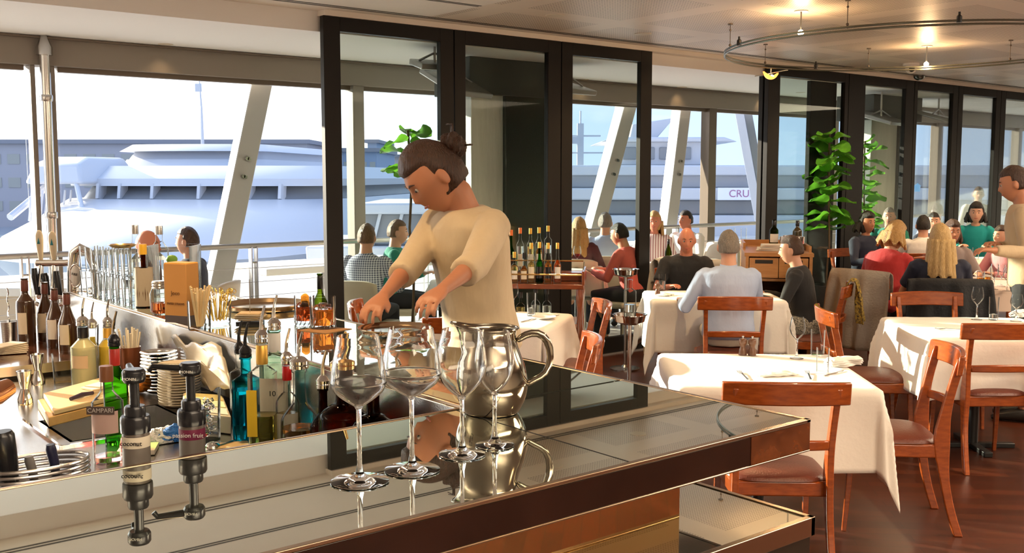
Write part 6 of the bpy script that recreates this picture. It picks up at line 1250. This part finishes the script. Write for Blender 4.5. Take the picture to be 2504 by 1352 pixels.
pw = seat('woman with short dark hair in a black cardigan looking left', 1936, 577, 7.95, dirn(.86, .35), 'wood', who='woman in black, a scarf over its rail', shirt=S_black, hair='brown', style='short', fem=True, lean=.2, hp=.12, legs=principled('patterned skirt', (.012, .012, .012), .8, noise_=((.4, .36, .28), 90)))
drape('scarf', 'dark patterned scarf hanging over the chair rail of the woman in black', pw.location, (math.cos(pw.rotation_euler.z+PI/2), math.sin(pw.rotation_euler.z+PI/2)), principled('patterned scarf', (.02, .016, .02), .8, noise_=((.5, .35, .06), 55)), .17, .12, .3, z=.875)
seat('blonde woman in a crimson sweater bending to the right', 2190, 543, 8.75, dirn(-.75, .6), 'wood', who='woman in crimson, under a grey jacket', jacket=('grey jacket draped over the chair of the woman in crimson', M_greyj, .54, dict(front=.2, back=.62)), shirt=S_red, hair='blonde', style='bob', fem=True, lean=.3, hp=.35, bulk=1.2)
seat('woman with long pale blonde hair in a navy top with her back to us', 2300, 550, 8.0, dirn(-.15, .9), 'wood', who='long haired blonde woman, under a black jacket', jacket=('black jacket over the chair of the long haired blonde woman', M_blackj, .6, dict(front=.2, back=.5, seed=2)), shirt=S_navy, hair='paleblonde', style='long', fem=True, sleeve='short', lean=.08, wf=.98)
seat('grey haired man before the charcoal column', 2175, 508, 12.85, dirn(.4, -.8), who='grey haired man', shirt=S_green, hair='grey')
seat('man with very dark hair in a white shirt seen from behind', 2258, 527, 11.2, dirn(-.2, .95), 'wood', who='dark haired man in white', shirt=S_white, hair='dark', collar=True)
seat('dark haired guest beside the man in the white shirt', 2284, 520, 12.3, dirn(.3, -.9), 'wood', who='dark haired guest at the far table', shirt=S_navy, hair='dark')
seat('man with short hair in a pale shirt against the far right door', 2293, 497, 15.0, dirn(-.2, .95), who='man in the pale shirt', shirt=S_lblue, hair='brown')
seat('brown haired woman in a greyish rose top facing us', 2330, 541, 10.05, dirn(.05, -.9), 'wood', who='brown haired woman in rose grey', shirt=S_grey, hair='brown', style='bob', fem=True, skin='tan')
seat('dark curly haired woman in a teal top leaning left', 2388, 497, 12.5, dirn(.4, -.9), 'wood', who='woman in teal', shirt=S_teal, hair='dark', style='bob', fem=True, lean=.3)
seat('guest with dark hair in the shade of the black door post', 2122, 520, 11.3, dirn(-.3, -.8), 'wood', who='guest by the black door post', shirt=S_navy, hair='dark', style='bob', fem=True, skin='tan')
seat('guest in a pale pink top right beside the waiter', 2450, 552, 10.2, dirn(.8, -.3), 'wood', who='guest in pale pink', shirt=S_lpink, hair='brown', fem=True, style='tied', lean=.2)
q = atd(2394, 457, 14.4); person('man standing at the far right door frame', (q.x, q.y, q.z), dirn(.3, -.9), sit=False, arms='down', shirt=S_white, hair='brown')
q = atd(2484, 406, 7.0); person('waiter in a beige shirt and black trousers at the right picture edge', (q.x, q.y, q.z), dirn(.85, .45), sit=False, lean=.1, hp=.25, arms='down', shirt=S_beige, hair='auburn', legs=S_black, skin='tan', bulk=1.08, vox=.007, hands=[atd(2428, 612, 6.65), atd(2440, 600, 7.0)])
